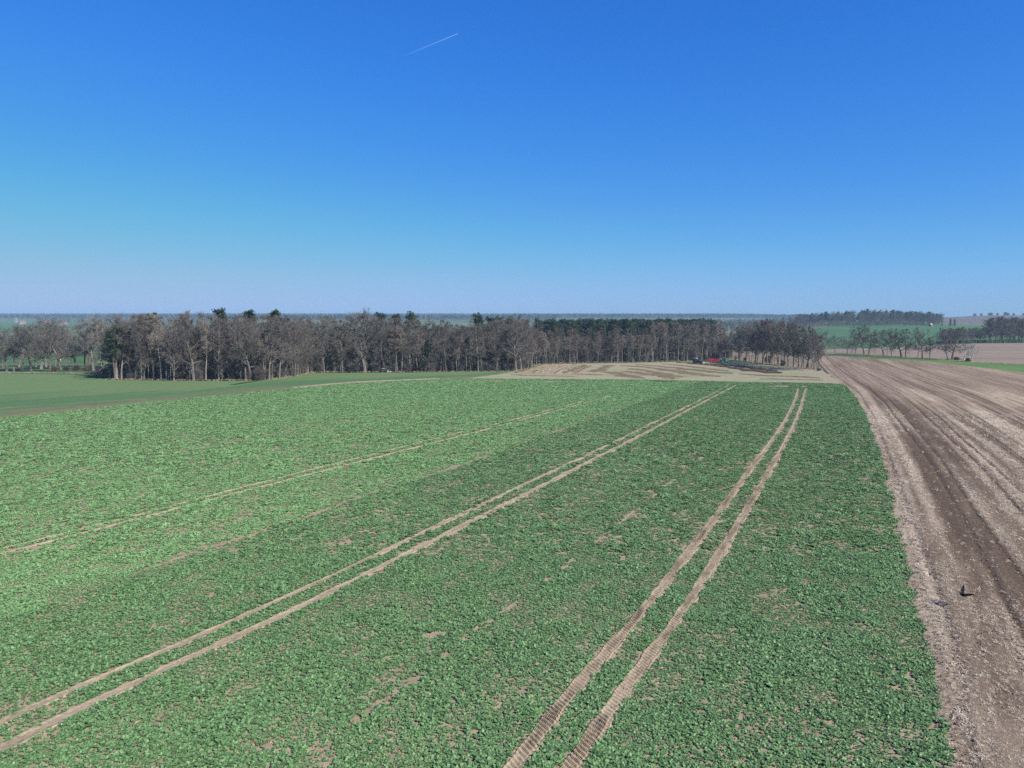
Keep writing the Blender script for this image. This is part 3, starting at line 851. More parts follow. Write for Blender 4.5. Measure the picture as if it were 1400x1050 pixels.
KINDS = {}
def add_kind(kind, T, Cn, mt, mc):
    KINDS.setdefault(kind, []).append((mesh_from(kind + '_trunk', T, M[mt]), mesh_from(kind + '_crown', Cn, M[mc]), T, Cn, mt, mc))
for s in range(4): add_kind('oak', *bare_tree(100 + s, 20, 0.32, 8.0, 14, 8, 6, 6, 0.45, twig_w=0.055), 'bark', 'twig')
for s in range(5): add_kind('forest', *bare_tree(200 + s, 20, 0.24, 5.6, 15, 7, 6, 6, 0.28, slim=(s % 2 == 0), twig_w=0.055), 'bark', 'twig')
for s in range(3): add_kind('aspen', *bare_tree(300 + s, 20, 0.45, 3.6, 17, 6, 6, 5, 0.20, slim=True, twig_w=0.045), 'bark_pale', 'twig_pale')
for s in range(2): add_kind('alder', *bare_tree(350 + s, 20, 0.25, 4.6, 17, 6, 6, 6, 0.25, slim=True, twig_w=0.055), 'bark', 'twig_red')
add_kind('birch', *bare_tree(400, 9, 0.3, 3.2, 9, 5, 5, 3, 0.16, lean=0.16, stems=2, twig_w=0.03), 'bark_birch', 'twig_birch')
add_kind('birch', *bare_tree(403, 9, 0.3, 3.2, 9, 5, 5, 3, 0.18, lean=0.28, twig_w=0.03), 'bark_birch', 'twig_birch')
add_kind('sapling', *bare_tree(410, 8, 0.25, 1.6, 10, 4, 4, 2, 0.07, slim=True, twig_w=0.025), 'bark', 'twig')
add_kind('bush', *bare_tree(420, 3.2, 0.05, 1.7, 7, 5, 5, 4, 0.06, stems=4, lean=0.35, twig_w=0.035), 'bark', 'twig_red')
add_kind('bush', *bare_tree(423, 3.6, 0.05, 1.5, 7, 5, 5, 4, 0.06, stems=4, lean=0.30, twig_w=0.035), 'bark', 'twig')
for s in range(3): add_kind('pine', *pine_tree(500 + s, 20, 0.52, 3.4, False), 'bark_pine', 'needle')
for s in range(2): add_kind('spruce', *pine_tree(520 + s, 16, 0.12, 3.0, True), 'bark_pine', 'needle')
NOMINAL = {'oak': 20, 'forest': 20, 'aspen': 20, 'alder': 20, 'birch': 9, 'sapling': 8, 'bush': 3.3, 'pine': 20, 'spruce': 16}
# true heights of the grown meshes
for kd, lst in KINDS.items():
    for q in range(len(lst)):
        t_, c_, T, Cn, mt, mc = lst[q]
        top = max(v[2] for v in Cn.V)
        lst[q] = (t_, c_, T, Cn, mt, mc, top)

ACTUAL = {}
for kd, lst in KINDS.items():
    for q, (t_, c_, T, Cn, mt, mc, top) in enumerate(lst):
        V = T.V + Cn.V; off = len(T.V)
        F = T.F + [tuple(x + off for x in f) for f in Cn.F]
        mats = [M[mt], M['needle_far'] if kd in ('pine', 'spruce') else M[mc]]
        ACTUAL.setdefault(kd, []).append(proto('%s_whole_%d' % (kd, q), V, F, mats, [0] * len(T.F) + [1] * len(Cn.F)))

trng = random.Random(11)
def tree(kind, p, height, name, label, group=None, var=None, rz=None, wide=1.0, cat='tree', tilt=(0, 0)):
    lst = KINDS[kind]; q = trng.randrange(len(lst)) if var is None else var % len(lst)
    me_t, me_c, _, _, _, _, top = lst[q]
    s = height * 1.05 / top
    o = empty(name, P3(p, -0.05), trng.uniform(0, 6.28) if rz is None else rz)
    o.rotation_euler = (tilt[0], tilt[1], o.rotation_euler[2])
    o.scale = (s * wide, s * wide, s)
    tag(o, label, cat, group)
    for nm, me in (('trunk', me_t), ('crown', me_c)):
        ob = bpy.data.objects.new(nm, me)
        link(ob, o)
        if nm == 'crown' and cat == 'tree': pass
    return o

def px_tree(kind, x, y, ytop, name, label, **kw):
    """a tree whose foot stands at photo pixel (x, y) and whose top reaches ytop"""
    p = G(x, y); d = math.hypot(p[1], 0)
    hgt = CAM_H + ray(x, ytop)[2] / ray(x, ytop)[1] * p[1] - float(h(*p))
    return tree(kind, p, max(hgt, 1.0), name, label, **kw)

ORD = ['first', 'second', 'third', 'fourth', 'fifth', 'sixth', 'seventh', 'eighth', 'ninth', 'tenth', 'eleventh', 'twelfth', 'thirteenth', 'fourteenth', 'fifteenth', 'sixteenth', 'seventeenth', 'eighteenth', 'nineteenth', 'twentieth']

# --- the loose row at the far left, meadow showing between the trunks
LEFT = [('oak', 9, 508, 441, 'stout oak'), ('forest', 19, 508, 447, 'slender tree'), ('forest', 31, 506.5, 446, 'slender tree'), ('oak', 43, 508, 443, 'stout oak'),
        ('oak', 56, 505, 433, 'tall oak'), ('oak', 69, 508, 449, 'crooked oak'), ('oak', 83, 505, 434, 'tall oak'), ('forest', 96, 505, 452, 'thin tree'), ('forest', 116, 505, 442, 'slender tree'),
        ('oak', 128, 507, 426.5, 'tall broad oak'), ('aspen', 139, 507, 436, 'pale slim tree'), ('forest', 4, 503, 446, 'thin tree'), ('oak', 26, 502, 441, 'oak'), ('forest', 49, 502, 446, 'thin tree'), ('oak', 63, 502, 443, 'oak'), ('forest', 76, 502, 447, 'thin tree'), ('oak', 104, 502, 440, 'oak'), ('oak', 122, 502, 438, 'oak'), ('oak', -18, 508, 438, 'oak'), ('oak', -45, 508, 436, 'oak'), ('oak', -70, 508, 440, 'oak')]
n_ = 0
LEFT.sort(key=lambda q: (q[1] < 0, q[1]))
for kd, x, y, yt, wd in LEFT:
    if x > 0:
        lb = 'bare %s, %s trunk from the left end of the loose tree row' % (wd, ORD[n_]); n_ += 1
    else:
        lb = 'bare oak beyond the left end of the loose tree row'
    px_tree(kd, x, y, yt, 'oak_tree' if kd == 'oak' else 'bare_tree', lb, group='loose row of bare trees by the meadow', wide=1.12)
px_tree('birch', 80, 500, 463, 'leaning_birch_tree', 'white leaning birch between the bare trees of the left row', var=1, rz=0.3, tilt=(0.0, 0.35), wide=0.8)
for x, y, yt in ((24, 508, 501), (75, 508, 500), (92, 507, 499), (105, 507, 498), (120, 507, 497), (138, 510, 499)):
    px_tree('bush', x, y, yt, 'bare_bush', 'low brown bush at the foot of the loose left tree row', group='bushes under the loose left row', wide=1.5, cat='bush')

# --- left wood
def along(line, step, off, jit):
    """points along a line, moved away from the camera by off"""
    s = np.concatenate([[0], np.cumsum(np.linalg.norm(np.diff(line, axis=0), axis=1))])
    out = []
    t = trng.uniform(0, step)
    while t < s[-1]:
        p = np.array([np.interp(t, s, line[:, 0]), np.interp(t, s, line[:, 1])])
        r_ = p / np.linalg.norm(p)
        out.append(p + r_ * (off + trng.uniform(-jit, jit)) + np.array([trng.uniform(-jit, jit), 0]))
        t += step * trng.uniform(0.65, 1.35)
    return out
wood_left = GL([(150, 518), (250, 520), (300, 520), (362, 519.5), (395, 515), (425, 509), (480, 508.5), (545, 508.5), (600, 508), (660, 508), (700, 507), (722, 503)])
wood_mid = GL([(728, 498), (760, 496.5), (800, 495.5), (860, 495), (900, 494), (940, 493), (975, 491), (1000, 490.5)])
clump_right = GL([(1006, 492.5), (1035, 496), (1060, 499.5), (1085, 502.5), (1116, 505.5)])

TOPS_L = [(140, 432), (165, 430), (195, 427), (250, 426), (285, 423), (340, 428), (380, 430), (420, 433), (448, 431), (470, 432), (495, 421), (520, 430), (560, 435), (620, 438), (660, 437), (700, 433), (725, 436)]
def top_at(x, tops): return float(np.interp(x, [t[0] for t in tops], [t[1] for t in tops]))
def pxx(p): return CX + F_PX * p[0] / p[1] * (1 / math.cos(PITCH)) * 1.0
def fit_h(p, ytop):
    r_ = ray(pxx(p), ytop); return CAM_H + r_[2] / r_[1] * p[1] - float(h(*p))
for row, (step, off, lo, hi) in enumerate(((7.0, 1.0, 3, 17), (7.0, 7.0, 1, 10), (7.5, 14.0, 0, 7), (8.0, 22.0, 0, 6))):
    for p in along(wood_left, step, off, 1.8):
        x = pxx(p); yt = top_at(x, TOPS_L) + trng.uniform(lo, hi) * 1.0
        hg = max(fit_h(p, yt), 9.0)
        kd = trng.choice(['oak', 'forest', 'forest', 'forest', 'oak', 'aspen' if x < 300 else 'forest'])
        zone = ['by its left corner', 'left of the broad bend oak', 'at the outer bend', 'around the tallest oak', 'behind the parked car', 'around the bushy conifer', 'near its right corner'][int(np.searchsorted([205, 300, 425, 510, 560, 640], x))]
        tree(kd, p, hg, 'bare_tree', ['bare tree on the sunny front of the left wood, ', 'bare tree just behind the front of the left wood, ', 'bare tree deep inside the left wood, ', 'bare tree deep inside the left wood, '][row] + zone,
             group=['front trees of the left wood', 'second trees of the left wood', 'inner trees of the left wood', 'inner trees of the left wood'][row], wide=0.85 if kd == 'oak' else 0.9)
# trees one can pick out of the left wood
for kd, x, y, yt, nm, lb in [
        ('oak', 343, 519.5, 440, 'oak_tree', 'broad bare oak with spreading limbs at the outer bend of the left wood'),
        ('oak', 389, 516, 455, 'oak_tree', 'small round bare oak with pale trunk beside the bend of the left wood'),
        ('oak', 447, 508, 430, 'oak_tree', 'high bare oak left of the tallest crown in the wood'),
        ('oak', 499, 508.5, 420.5, 'oak_tree', 'tallest bare oak crown rising above the left wood'),
        ('aspen', 541, 508.3, 447, 'pale_tree', 'bare tree with pale trunk right of the parked car'),
        ('aspen', 549, 508.3, 447, 'pale_tree', 'second pale trunk right of the parked car'),
        ('oak', 712, 505, 429, 'oak_tree', 'big bare oak at the right corner of the left wood'),
        ('oak', 706, 507, 436, 'oak_tree', 'rounded bare oak leaning out over the corner of the left wood'),
        ('oak', 159, 518, 428, 'oak_tree', 'tall bare oak over the left corner of the wood'),
        ('pine', 165, 518, 448, 'pine_tree', 'dark pine at the left corner of the left wood'),
        ('pine', 157, 518.5, 452, 'pine_tree', 'lower dark pine hanging over the shaded grass corner'),
        ('pine', 209, 514, 430, 'pine_tree', 'narrow dark pine poking above the left part of the wood'),
        ('pine', 308, 511, 424, 'pine_tree', 'pine top above the middle of the left wood, left of two'),
        ('pine', 340, 511, 426, 'pine_tree', 'pine top above the middle of the left wood, right of two'),
        ('pine', 374, 512, 426, 'spruce_tree', 'dark narrow conifer above the bend of the left wood'),
        ('pine', 518, 500, 429, 'pine_tree', 'first of three small pines right of the tallest oak'),
        ('pine', 540, 499, 431, 'pine_tree', 'second of three small pines right of the tallest oak'),
        ('pine', 565, 500, 428, 'pine_tree', 'third of three small pines right of the tallest oak'),
        ('spruce', 581, 508, 465, 'spruce_tree', 'dark green bushy conifer at the front of the left wood'),
        ('spruce', 606, 506, 470, 'spruce_tree', 'small dark conifer half hidden in the left wood'),
        ('pine', 656, 502, 430, 'pine_tree', 'wide dark pine above the right part of the left wood'),
        ('pine', 668, 501, 435, 'pine_tree', 'pine top right of the wide dark pine'),
        ('pine', 681, 501, 434, 'pine_tree', 'pine top in the right part of the left wood'),
        ('pine', 694, 501, 435, 'pine_tree', 'pine top next to the big corner oak'),
        ('spruce', 640, 507, 462, 'pine_tree', 'green conifer inside the right half of the left wood'),
        ('pine', 395, 512, 452, 'pine_tree', 'shaded pine behind the small round oak')]:
    px_tree(kd, x, y, yt, nm, lb)

# --- middle wood behind the fallow field: thin trunks, pines behind
for row, (step, off, lo, hi) in enumerate(((6.0, 1.0, 17, 28), (6.0, 8.0, 14, 22), (7.0, 16.0, 12, 18))):
    for p in along(wood_mid, step, off, 2.0):
        x = pxx(p); pale = 888 < x < 985
        yt = 437 + trng.uniform(lo, hi) * (0.85 if not pale else 0.28)
        hg = max(fit_h(p, yt), 9.0)
        kd = trng.choice(['aspen', 'aspen', 'forest']) if pale else trng.choice(['alder', 'alder', 'forest', 'aspen' if row == 0 else 'alder'])
        tree(kd, p, hg, 'bare_tree', ['slim pale-trunked tree in the light stand behind the tractors' if pale else 'thin bare tree at the front of the wood behind the fallow field',
                                      'slim tree inside the light stand behind the tractors' if pale else 'thin bare tree inside the wood behind the fallow field'][min(row, 1)],
             group='light stand behind the tractors' if pale else 'wood behind the fallow field', wide=0.85)
px_tree('oak', 755, 496.5, 451, 'bushy_tree', 'olive tinted rounded tree at the left end of the wood behind the fallow field')
# --- right clump
for row, (step, off, lo, hi) in enumerate(((7.5, 1.0, 1, 8), (7.5, 9.0, 0, 6))):
    for p in along(clump_right, step, off, 1.5):
        x = pxx(p)
        yt = top_at(x, [(1000, 447), (1030, 438), (1060, 436), (1090, 440), (1110, 446), (1120, 455)]) + trng.uniform(lo, hi) * 0.7
        tree(trng.choice(['oak', 'oak', 'alder']), p, max(fit_h(p, yt), 8), 'bare_tree', 'bare dark tree in the clump right of the tractors' if row == 0 else 'bare tree at the back of the clump right of the tractors', group='oak clump right of the tractors', wide=0.8)
px_tree('oak', 1103, 504, 449, 'oak_tree', 'rounded bare oak at the right end of the oak clump, beside the stubble field')
px_tree('oak', 1010, 490.5, 447, 'oak_tree', 'dark bare oak right behind the green tractor')

# --- field-edge row on the right
ROW = [('oak', 1130, 480, 454, 'bare tree'), ('oak', 1142, 482, 457, 'small tree'), ('sapling', 1152, 482, 466, 'sapling'), ('oak', 1159, 483, 460, 'small tree'), ('oak', 1164, 483.5, 463, 'small reddish tree'),
       ('forest', 1169, 484, 455, 'slender tree'), ('oak', 1182, 484.5, 443, 'big oak'), ('oak', 1187.5, 485, 446, 'oak close to the big one'), ('sapling', 1196, 485.5, 463, 'sapling'), ('oak', 1208, 486, 451, 'oak'),
       ('sapling', 1213, 486, 459, 'sapling'), ('forest', 1219, 486.5, 450, 'slender tree'), ('oak', 1232, 488, 449, 'big oak'), ('forest', 1238, 488, 450, 'slender tree'), ('sapling', 1244, 488.5, 466, 'sapling'),
       ('forest', 1255, 488.5, 458, 'leaning tree'), ('oak', 1261, 490, 448, 'widest oak'), ('forest', 1271, 491, 462, 'small tree'), ('oak', 1296, 491.5, 455, 'oak'), ('oak', 1301, 491.8, 447, 'tall dark oak')]
for k, (kd, x, y, yt, wd) in enumerate(ROW):
    px_tree(kd, x, y, yt, 'oak_tree' if kd == 'oak' else 'bare_tree', 'bare %s, %s from the left in the field-edge row' % (wd, ORD[k]), group='field-edge tree row', wide=1.25)
px_tree('birch', 1317, 492, 469, 'birch_tree', 'white birch with forked trunk near the right end of the field-edge row', var=0, wide=1.7)
px_tree('birch', 1328, 494.5, 469, 'birch_tree', 'leaning white birch at the right end of the field-edge row', var=1, rz=2.2, wide=1.7)
px_tree('bush', 1308, 492.5, 487, 'bare_bush', 'reddish bush left of the white birch in the field-edge row', wide=1.6, cat='bush')
px_tree('bush', 1323, 494.5, 488.5, 'bare_bush', 'reddish bush between the two white birches', wide=1.6, cat='bush')
px_tree('bush', 1120, 507, 502, 'bare_bush', 'low reddish bush beside the right end of the oak clump', wide=1.8, cat='bush')

# --- trees at the right edge, beyond the brown field
wood_right = GL([(1283, 471.5), (1310, 470), (1345, 469.5), (1400, 469), (1440, 468.7)])
for row, (step, off, lo, hi) in enumerate(((9, 1.0, 2, 8), (9, 10, 0, 5), (10, 22, 0, 3))):
    for p in along(wood_right, step, off, 2.5):
        x = pxx(p); yt = top_at(x, [(1283, 450), (1315, 447), (1342, 446), (1352, 436), (1365, 432), (1400, 433), (1500, 434)]) + trng.uniform(lo, hi) * 0.8
        tree(trng.choice(['alder', 'oak', 'forest']), p, max(fit_h(p, yt), 6), 'bare_tree', ('bare tree low behind the birches, beyond the brown field' if x < 1345 else ['bare tree at the front of the tall wood beyond the brown field', 'bare tree in the middle of the tall wood beyond the brown field', 'bare tree at the back of the tall wood beyond the brown field'][row]), group='wood beyond the brown field', wide=0.95)

# ------------------------------------------------------------------ woods that read as one mass
def wood_mass(name, lines, kinds, label, seed, scale=(0.9, 1.15), sc0=1.0, tilt=0.03):
    """lines: (photo polyline or world polyline, spacing, rows, row gap)"""
    rg = np.random.default_rng(seed); pts = []
    for line, step, rows, gap in lines:
        line = np.asarray(line)
        s = np.concatenate([[0], np.cumsum(np.linalg.norm(np.diff(line, axis=0), axis=1))])
        for rI in range(rows):
            n = max(2, int(s[-1] / step))
            t = (np.arange(n) + rg.uniform(0, 1, n)) * s[-1] / n
            P = np.stack([np.interp(t, s, line[:, 0]), np.interp(t, s, line[:, 1])], 1)
            rr = P / np.linalg.norm(P, axis=1)[:, None]
            P = P + rr * (rI * gap + rg.uniform(-gap * 0.4, gap * 0.4, n))[:, None]
            pts.append(np.column_stack([P, h(P[:, 0], P[:, 1]) - 0.2]))
    pts = np.vstack(pts)
    protos = [p for k in kinds for p in ACTUAL[k]]
    protos = [bpy.data.objects.new('%s_%02d' % (name, i), p.data) for i, p in enumerate(protos)]
    return scatter(name, pts, protos, seed, scale, tilt, None, np.full(len(pts), sc0), label)
def push(line, off):
    line = np.asarray(line, float); return line + line / np.linalg.norm(line, axis=1)[:, None] * off
wood_mass('deep_wood', [(push(wood_left, 30), 6.5, 13, 9)], ['forest', 'oak', 'forest'], 'bare trees filling the depth of the woods', 81, (0.72, 0.98))
wood_mass('deep_bare_wood', [(push(wood_mid, 24), 6, 5, 8)], ['alder', 'forest'], 'thin bare trees filling the wood behind the fallow field', 89, (0.62, 0.76))
wood_mass('deep_pine_wood', [(push(GL([(735, 497), (860, 495), (975, 491)]), 62), 5.5, 16, 9)], ['pine'], 'dark green pine tops massed behind the middle wood', 82, (0.92, 1.12), 1.1)
wood_mass('pine_wood_edge', [(push(GL([(580, 506), (660, 505), (735, 497)]), 95), 8, 6, 12)], ['pine', 'forest'], 'mixed pine tops behind the left wood', 88, (0.85, 1.05), 0.98)
def world_line(x0, x1, d, n=12):
    xs = np.linspace(x0, x1, n)
    return np.array([[(x - CX) / F_PX * d, d] for x in xs])
# far ridges, each a wooded belt across the view
wood_mass('far_ridge_forest', [(world_line(-250, 1150, 4300), 9, 10, 60), (world_line(-250, 400, 3000), 9, 6, 40), (world_line(380, 760, 2700), 8, 7, 35), (world_line(700, 1100, 3300), 9, 7, 40)], ['pine', 'forest'], 'blue hazy forest along the far horizon', 83, (0.95, 1.25), 1.05)
wood_mass('hazy_middle_wood', [(world_line(930, 1110, 1500), 10, 5, 22), (world_line(60, 300, 2100), 16, 3, 30), (world_line(900, 1100, 1050), 12, 3, 16)], ['forest', 'oak', 'alder'], 'bare hazy woods between the fields beyond the clump', 84, (0.8, 1.1), 0.95)
hill_line = GL([(1088, 448), (1115, 447.5), (1180, 447), (1240, 446.3), (1285, 446)])
wood_mass('hill_wood_front', [(hill_line, 6, 3, 9)], ['alder', 'aspen'], 'reddish young wood along the top of the green hill field', 85, (0.62, 0.75), 0.72)
wood_mass('hill_wood', [(push(hill_line, 40), 8, 9, 16)], ['forest', 'oak', 'pine', 'forest'], 'bare wood with dark pines on the hill', 86, (0.85, 1.2), 1.0)
wood_mass('right_wood_depth', [(push(GL([(1346, 469.4), (1400, 469), (1480, 468.5)]), 30), 8, 6, 12)], ['alder', 'forest'], 'reddish bare trees massed behind the right wood edge', 87, (0.95, 1.15), 1.0)
wood_mass('right_hedge_depth', [(push(GL([(1281, 471.8), (1310, 470), (1346, 469.4)]), 14), 5, 3, 9)], ['alder', 'bush'], 'lower reddish trees behind the birches', 90, (0.6, 0.75), 0.95)
sheet('brown_hill_field', world_line(1285, 1500, 1560), world_line(1285, 1500, 2350), M['hillbrown'], 0.05, 40, 40)
# single trees on the far skyline hill
for k, (x, yt) in enumerate(((1330, 430.5), (1339, 428.3), (1349.5, 426.5), (1353, 427.5), (1361, 427.2), (1371.5, 426), (1375, 428), (1383, 428.5), (1396, 429))):
    d = 2250.0; p = np.array([(x - CX) / F_PX * d, d])
    tree('bush', p, max(fit_h(p, yt), 9), 'skyline_tree', 'hazy bare tree, %s from the left on the far hill crest' % ORD[k], group='trees on the far hill crest', wide=1.25)
for k, x in enumerate((1288, 1299, 1305)):
    p = G(x, 446.2) ; tree('spruce', p, [8, 13, 12][k], 'dark_conifer', ['small dark conifer left of the dark conifer pair by the hill field', 'dark conifer, left one of the pair by the hill field', 'dark conifer, right one of the pair by the hill field'][k], wide=1.3)

# undergrowth and dead grass along the wood edges
bushes = [bpy.data.objects.new('undergrowth_%d' % i, p.data) for i, p in enumerate(ACTUAL['bush'][1:] + ACTUAL['sapling'])]
rg = np.random.default_rng(91); pts = []
for line, cnt, spread_ in ((push(wood_left, 0.5), 420, 16), (push(wood_mid, 1), 240, 15), (push(clump_right, 4), 8, 8)):
    q = resample(line, cnt); q = q + q / np.linalg.norm(q, axis=1)[:, None] * (rg.uniform(-0.5, spread_, cnt))[:, None] + rg.normal(0, 0.8, (cnt, 2))
    pts.append(np.column_stack([q, h(q[:, 0], q[:, 1])]))
scatter('undergrowth', np.vstack(pts), bushes, 92, (0.5, 1.35), 0.05, None, None, 'brown leafless undergrowth along the wood edges')
young = [bpy.data.objects.new('young_growth_%d' % i, p.data) for i, p in enumerate(ACTUAL['sapling'] + ACTUAL['aspen'])]
pts = []; ysc = []
for line, cnt, spread_ in ((push(wood_left, 1), 300, 14), (push(wood_mid, 1), 200, 14)):
    q = resample(line, cnt); q = q + q / np.linalg.norm(q, axis=1)[:, None] * (rg.uniform(0, spread_, cnt))[:, None] + rg.normal(0, 1.2, (cnt, 2))
    pts.append(np.column_stack([q, h(q[:, 0], q[:, 1])]))
pts = np.vstack(pts)
scatter('young_growth', pts, young, 94, (0.45, 0.8), 0.06, None, None, 'thin young trees and poles crowding the front of the woods')
def tuft(seed):
    rng_ = random.Random(seed); V, F = [], []
    for k in range(14):
        a = rng_.uniform(0, 6.28); r_ = rng_.uniform(0, 0.35); L = rng_.uniform(0.3, 0.7)
        x, y = math.cos(a) * r_, math.sin(a) * r_; b = rng_.uniform(0, 6.28); wd = 0.035
        b0 = len(V)
        V += [(x - wd, y, 0), (x + wd, y, 0), (x + math.cos(b) * L * 0.5, y + math.sin(b) * L * 0.5, L)]
        F.append((b0, b0 + 1, b0 + 2))
    return proto('dry_tuft_%d' % seed, V, F, M['tuft'])
tufts = [tuft(s) for s in range(3)]
pts = []
for line, cnt, sp_ in ((push(wood_left, -1.0), 900, 1.6), (push(wood_mid, -1.0), 500, 2.0), (push(clump_right, -1), 200, 2), (GL([(0, 509.5), (145, 511)]), 400, 1.0), (strip_top, 500, 0.8)):
    q = resample(line, cnt); q = q + rg.normal(0, sp_, (cnt, 2))
    pts.append(np.column_stack([q, h(q[:, 0], q[:, 1])]))
A = resample(GL([(705, 509), (745, 510.5), (788, 509.5)]), 50); B = resample(GL([(738, 498.5), (770, 497.5), (803, 498)]), 50)
tI = rg.uniform(0, 1, 1500); kI = rg.integers(0, 50, 1500)
q = A[kI] * (1 - tI[:, None]) + B[kI] * tI[:, None] + rg.normal(0, 1.0, (1500, 2))
pts.append(np.column_stack([q, h(q[:, 0], q[:, 1])]))
scatter('dry_grass_tufts', np.vstack(pts), tufts, 93, (0.4, 1.0), 0.1, None, None, 'pale dead grass along the wood edges and in the dry patch')
floor_l = sheet('forest_floor', wood_left, push(wood_left, 130), M['litter'], 0.05, 60, 14)
sheet('forest_floor', wood_mid, push(wood_mid, 210), M['litter'], 0.055, 60, 14)
cl_line = np.vstack([GL([(978, 491.2)]), clump_right])
sheet('forest_floor', push(cl_line, -1), push(cl_line, 170), M['clumpfloor'], 0.065, 30, 14)

# ------------------------------------------------------------------ small solid builder for vehicles and houses
class MB:
    def __init__(s): s.V, s.F = [], []
    def box(s, c, d, taper=(1, 1), shift=(0, 0)):
        b = len(s.V); x, y, z = c; a, e, f = d[0] / 2, d[1] / 2, d[2] / 2
        for zz, tx, ty, sx, sy in ((-f, 1, 1, 0, 0), (f, taper[0], taper[1], shift[0], shift[1])):
            s.V += [(x - a * tx + sx, y - e * ty + sy, z + zz), (x + a * tx + sx, y - e * ty + sy, z + zz), (x + a * tx + sx, y + e * ty + sy, z + zz), (x - a * tx + sx, y + e * ty + sy, z + zz)]
        s.F += [tuple(b + i for i in q) for q in ((3, 2, 1, 0), (4, 5, 6, 7), (0, 1, 5, 4), (1, 2, 6, 5), (2, 3, 7, 6), (3, 0, 4, 7))]
        return s
    def prism(s, prof, y0, y1):
        """side profile (x, z) swept across y"""
        b = len(s.V); n = len(prof)
        for y in (y0, y1): s.V += [(p[0], y, p[1]) for p in prof]
        s.F.append(tuple(b + i for i in range(n))); s.F.append(tuple(b + n + i for i in reversed(range(n))))
        for i in range(n): s.F.append((b + (i + 1) % n, b + i, b + n + i, b + n + (i + 1) % n))
        return s
    def cyl(s, c, r_, wd, k=20, axis='y', r2=None):
        b = len(s.V); r2 = r_ if r2 is None else r2
        for sd, rr in ((-0.5, r_), (0.5, r2)):
            for j in range(k):
                t = 6.28319 * j / k; a, e = math.cos(t) * rr, math.sin(t) * rr
                s.V.append((c[0] + a, c[1] + sd * wd, c[2] + e) if axis == 'y' else (c[0] + a, c[1] + e, c[2] + sd * wd) if axis == 'z' else (c[0] + sd * wd, c[1] + a, c[2] + e))
        s.F.append(tuple(b + j for j in range(k))); s.F.append(tuple(b + k + j for j in reversed(range(k))))
        for j in range(k): s.F.append((b + (j + 1) % k, b + j, b + k + j, b + k + (j + 1) % k))
        return s
    def ring(s, c, prof, k=24):
        """lathe about y: prof of (radius, y)"""
        b = len(s.V); n = len(prof)
        for j in range(k):
            t = 6.28319 * j / k
            for (r_, yy) in prof: s.V.append((c[0] + math.cos(t) * r_, c[1] + yy, c[2] + math.sin(t) * r_))
        for j in range(k):
            for i in range(n):
                s.F.append((b + j * n + i, b + j * n + (i + 1) % n, b + ((j + 1) % k) * n + (i + 1) % n, b + ((j + 1) % k) * n + i))
        return s
    def build(s, name, m, parent, bevel=0.0, label=None):
        o = mesh_obj(name, s.V, s.F, m, parent)
        import bmesh
        bm = bmesh.new(); bm.from_mesh(o.data); bmesh.ops.recalc_face_normals(bm, faces=bm.faces)
        if bevel: bmesh.ops.bevel(bm, geom=bm.edges[:], offset=bevel, segments=2, affect='EDGES', profile=0.6)
        bm.to_mesh(o.data); bm.free()
        if label: o['label'] = label
        return o

M['red'] = mat('red_paint', (0.62, 0.06, 0.065), 0.55, 0.3)
M['green_paint'] = mat('green_paint', (0.02, 0.42, 0.30), 0.35, 0.5)
M['blue_paint'] = mat('dark_blue_paint', (0.015, 0.03, 0.09), 0.35, 0.5)
M['cabwhite'] = mat('white_cab_roof', (0.45, 0.52, 0.56), 0.4, 0.5)
M['rubber'] = mat('tyre_rubber', (0.02, 0.02, 0.02), 0.8, 0.2)
M['rim_white'] = mat('white_rim', (0.75, 0.73, 0.70), 0.5, 0.4)
M['rim_grey'] = mat('grey_rim', (0.25, 0.25, 0.26), 0.5, 0.4)
M['steel'] = mat('dark_steel', (0.06, 0.06, 0.065), 0.5, 0.4, 0.3)
M['glass'] = mat('cab_glass', (0.03, 0.045, 0.05), 0.05, 0.8)
M['carblack'] = mat('black_car_paint', (0.012, 0.013, 0.018), 0.25, 0.5)
M['lamp'] = mat('lamp_glass', (0.7, 0.65, 0.55), 0.2, 0.6)
M['stone'] = bark('pale_stone', (0.24, 0.21, 0.18), (0.30, 0.27, 0.22))
M['render_w'] = mat('white_plaster', (0.33, 0.30, 0.27), 0.9, 0.1)
M['render_b'] = mat('beige_plaster', (0.38, 0.30, 0.25), 0.9, 0.1)
M['tile'] = mat('red_roof', (0.26, 0.14, 0.11), 0.85, 0.1)

def wheel(parent, x, y, r_, wd, rim, side):
    t = MB().ring((x, y, r_), [(r_ * 0.58, -wd / 2), (r_ * 0.93, -wd / 2), (r_, -wd * 0.32), (r_, wd * 0.32), (r_ * 0.93, wd / 2), (r_ * 0.58, wd / 2)])
    for j in range(18):
        a = 6.28319 * j / 18
        t.box((x + math.cos(a) * r_ * 1.0, y + (0.2 if j % 2 else -0.2) * wd, r_ + math.sin(a) * r_ * 1.0), (0.06, wd * 0.5, 0.06))
    wh = t.build('wheel', M['rubber'], parent)
    rm_ = MB().cyl((x, y + side * wd * 0.18, r_), r_ * 0.6, wd * 0.5, 20).cyl((x, y + side * wd * 0.46, r_), r_ * 0.22, 0.12, 10)
    rm_.build('rim', rim, wh)
    return wh

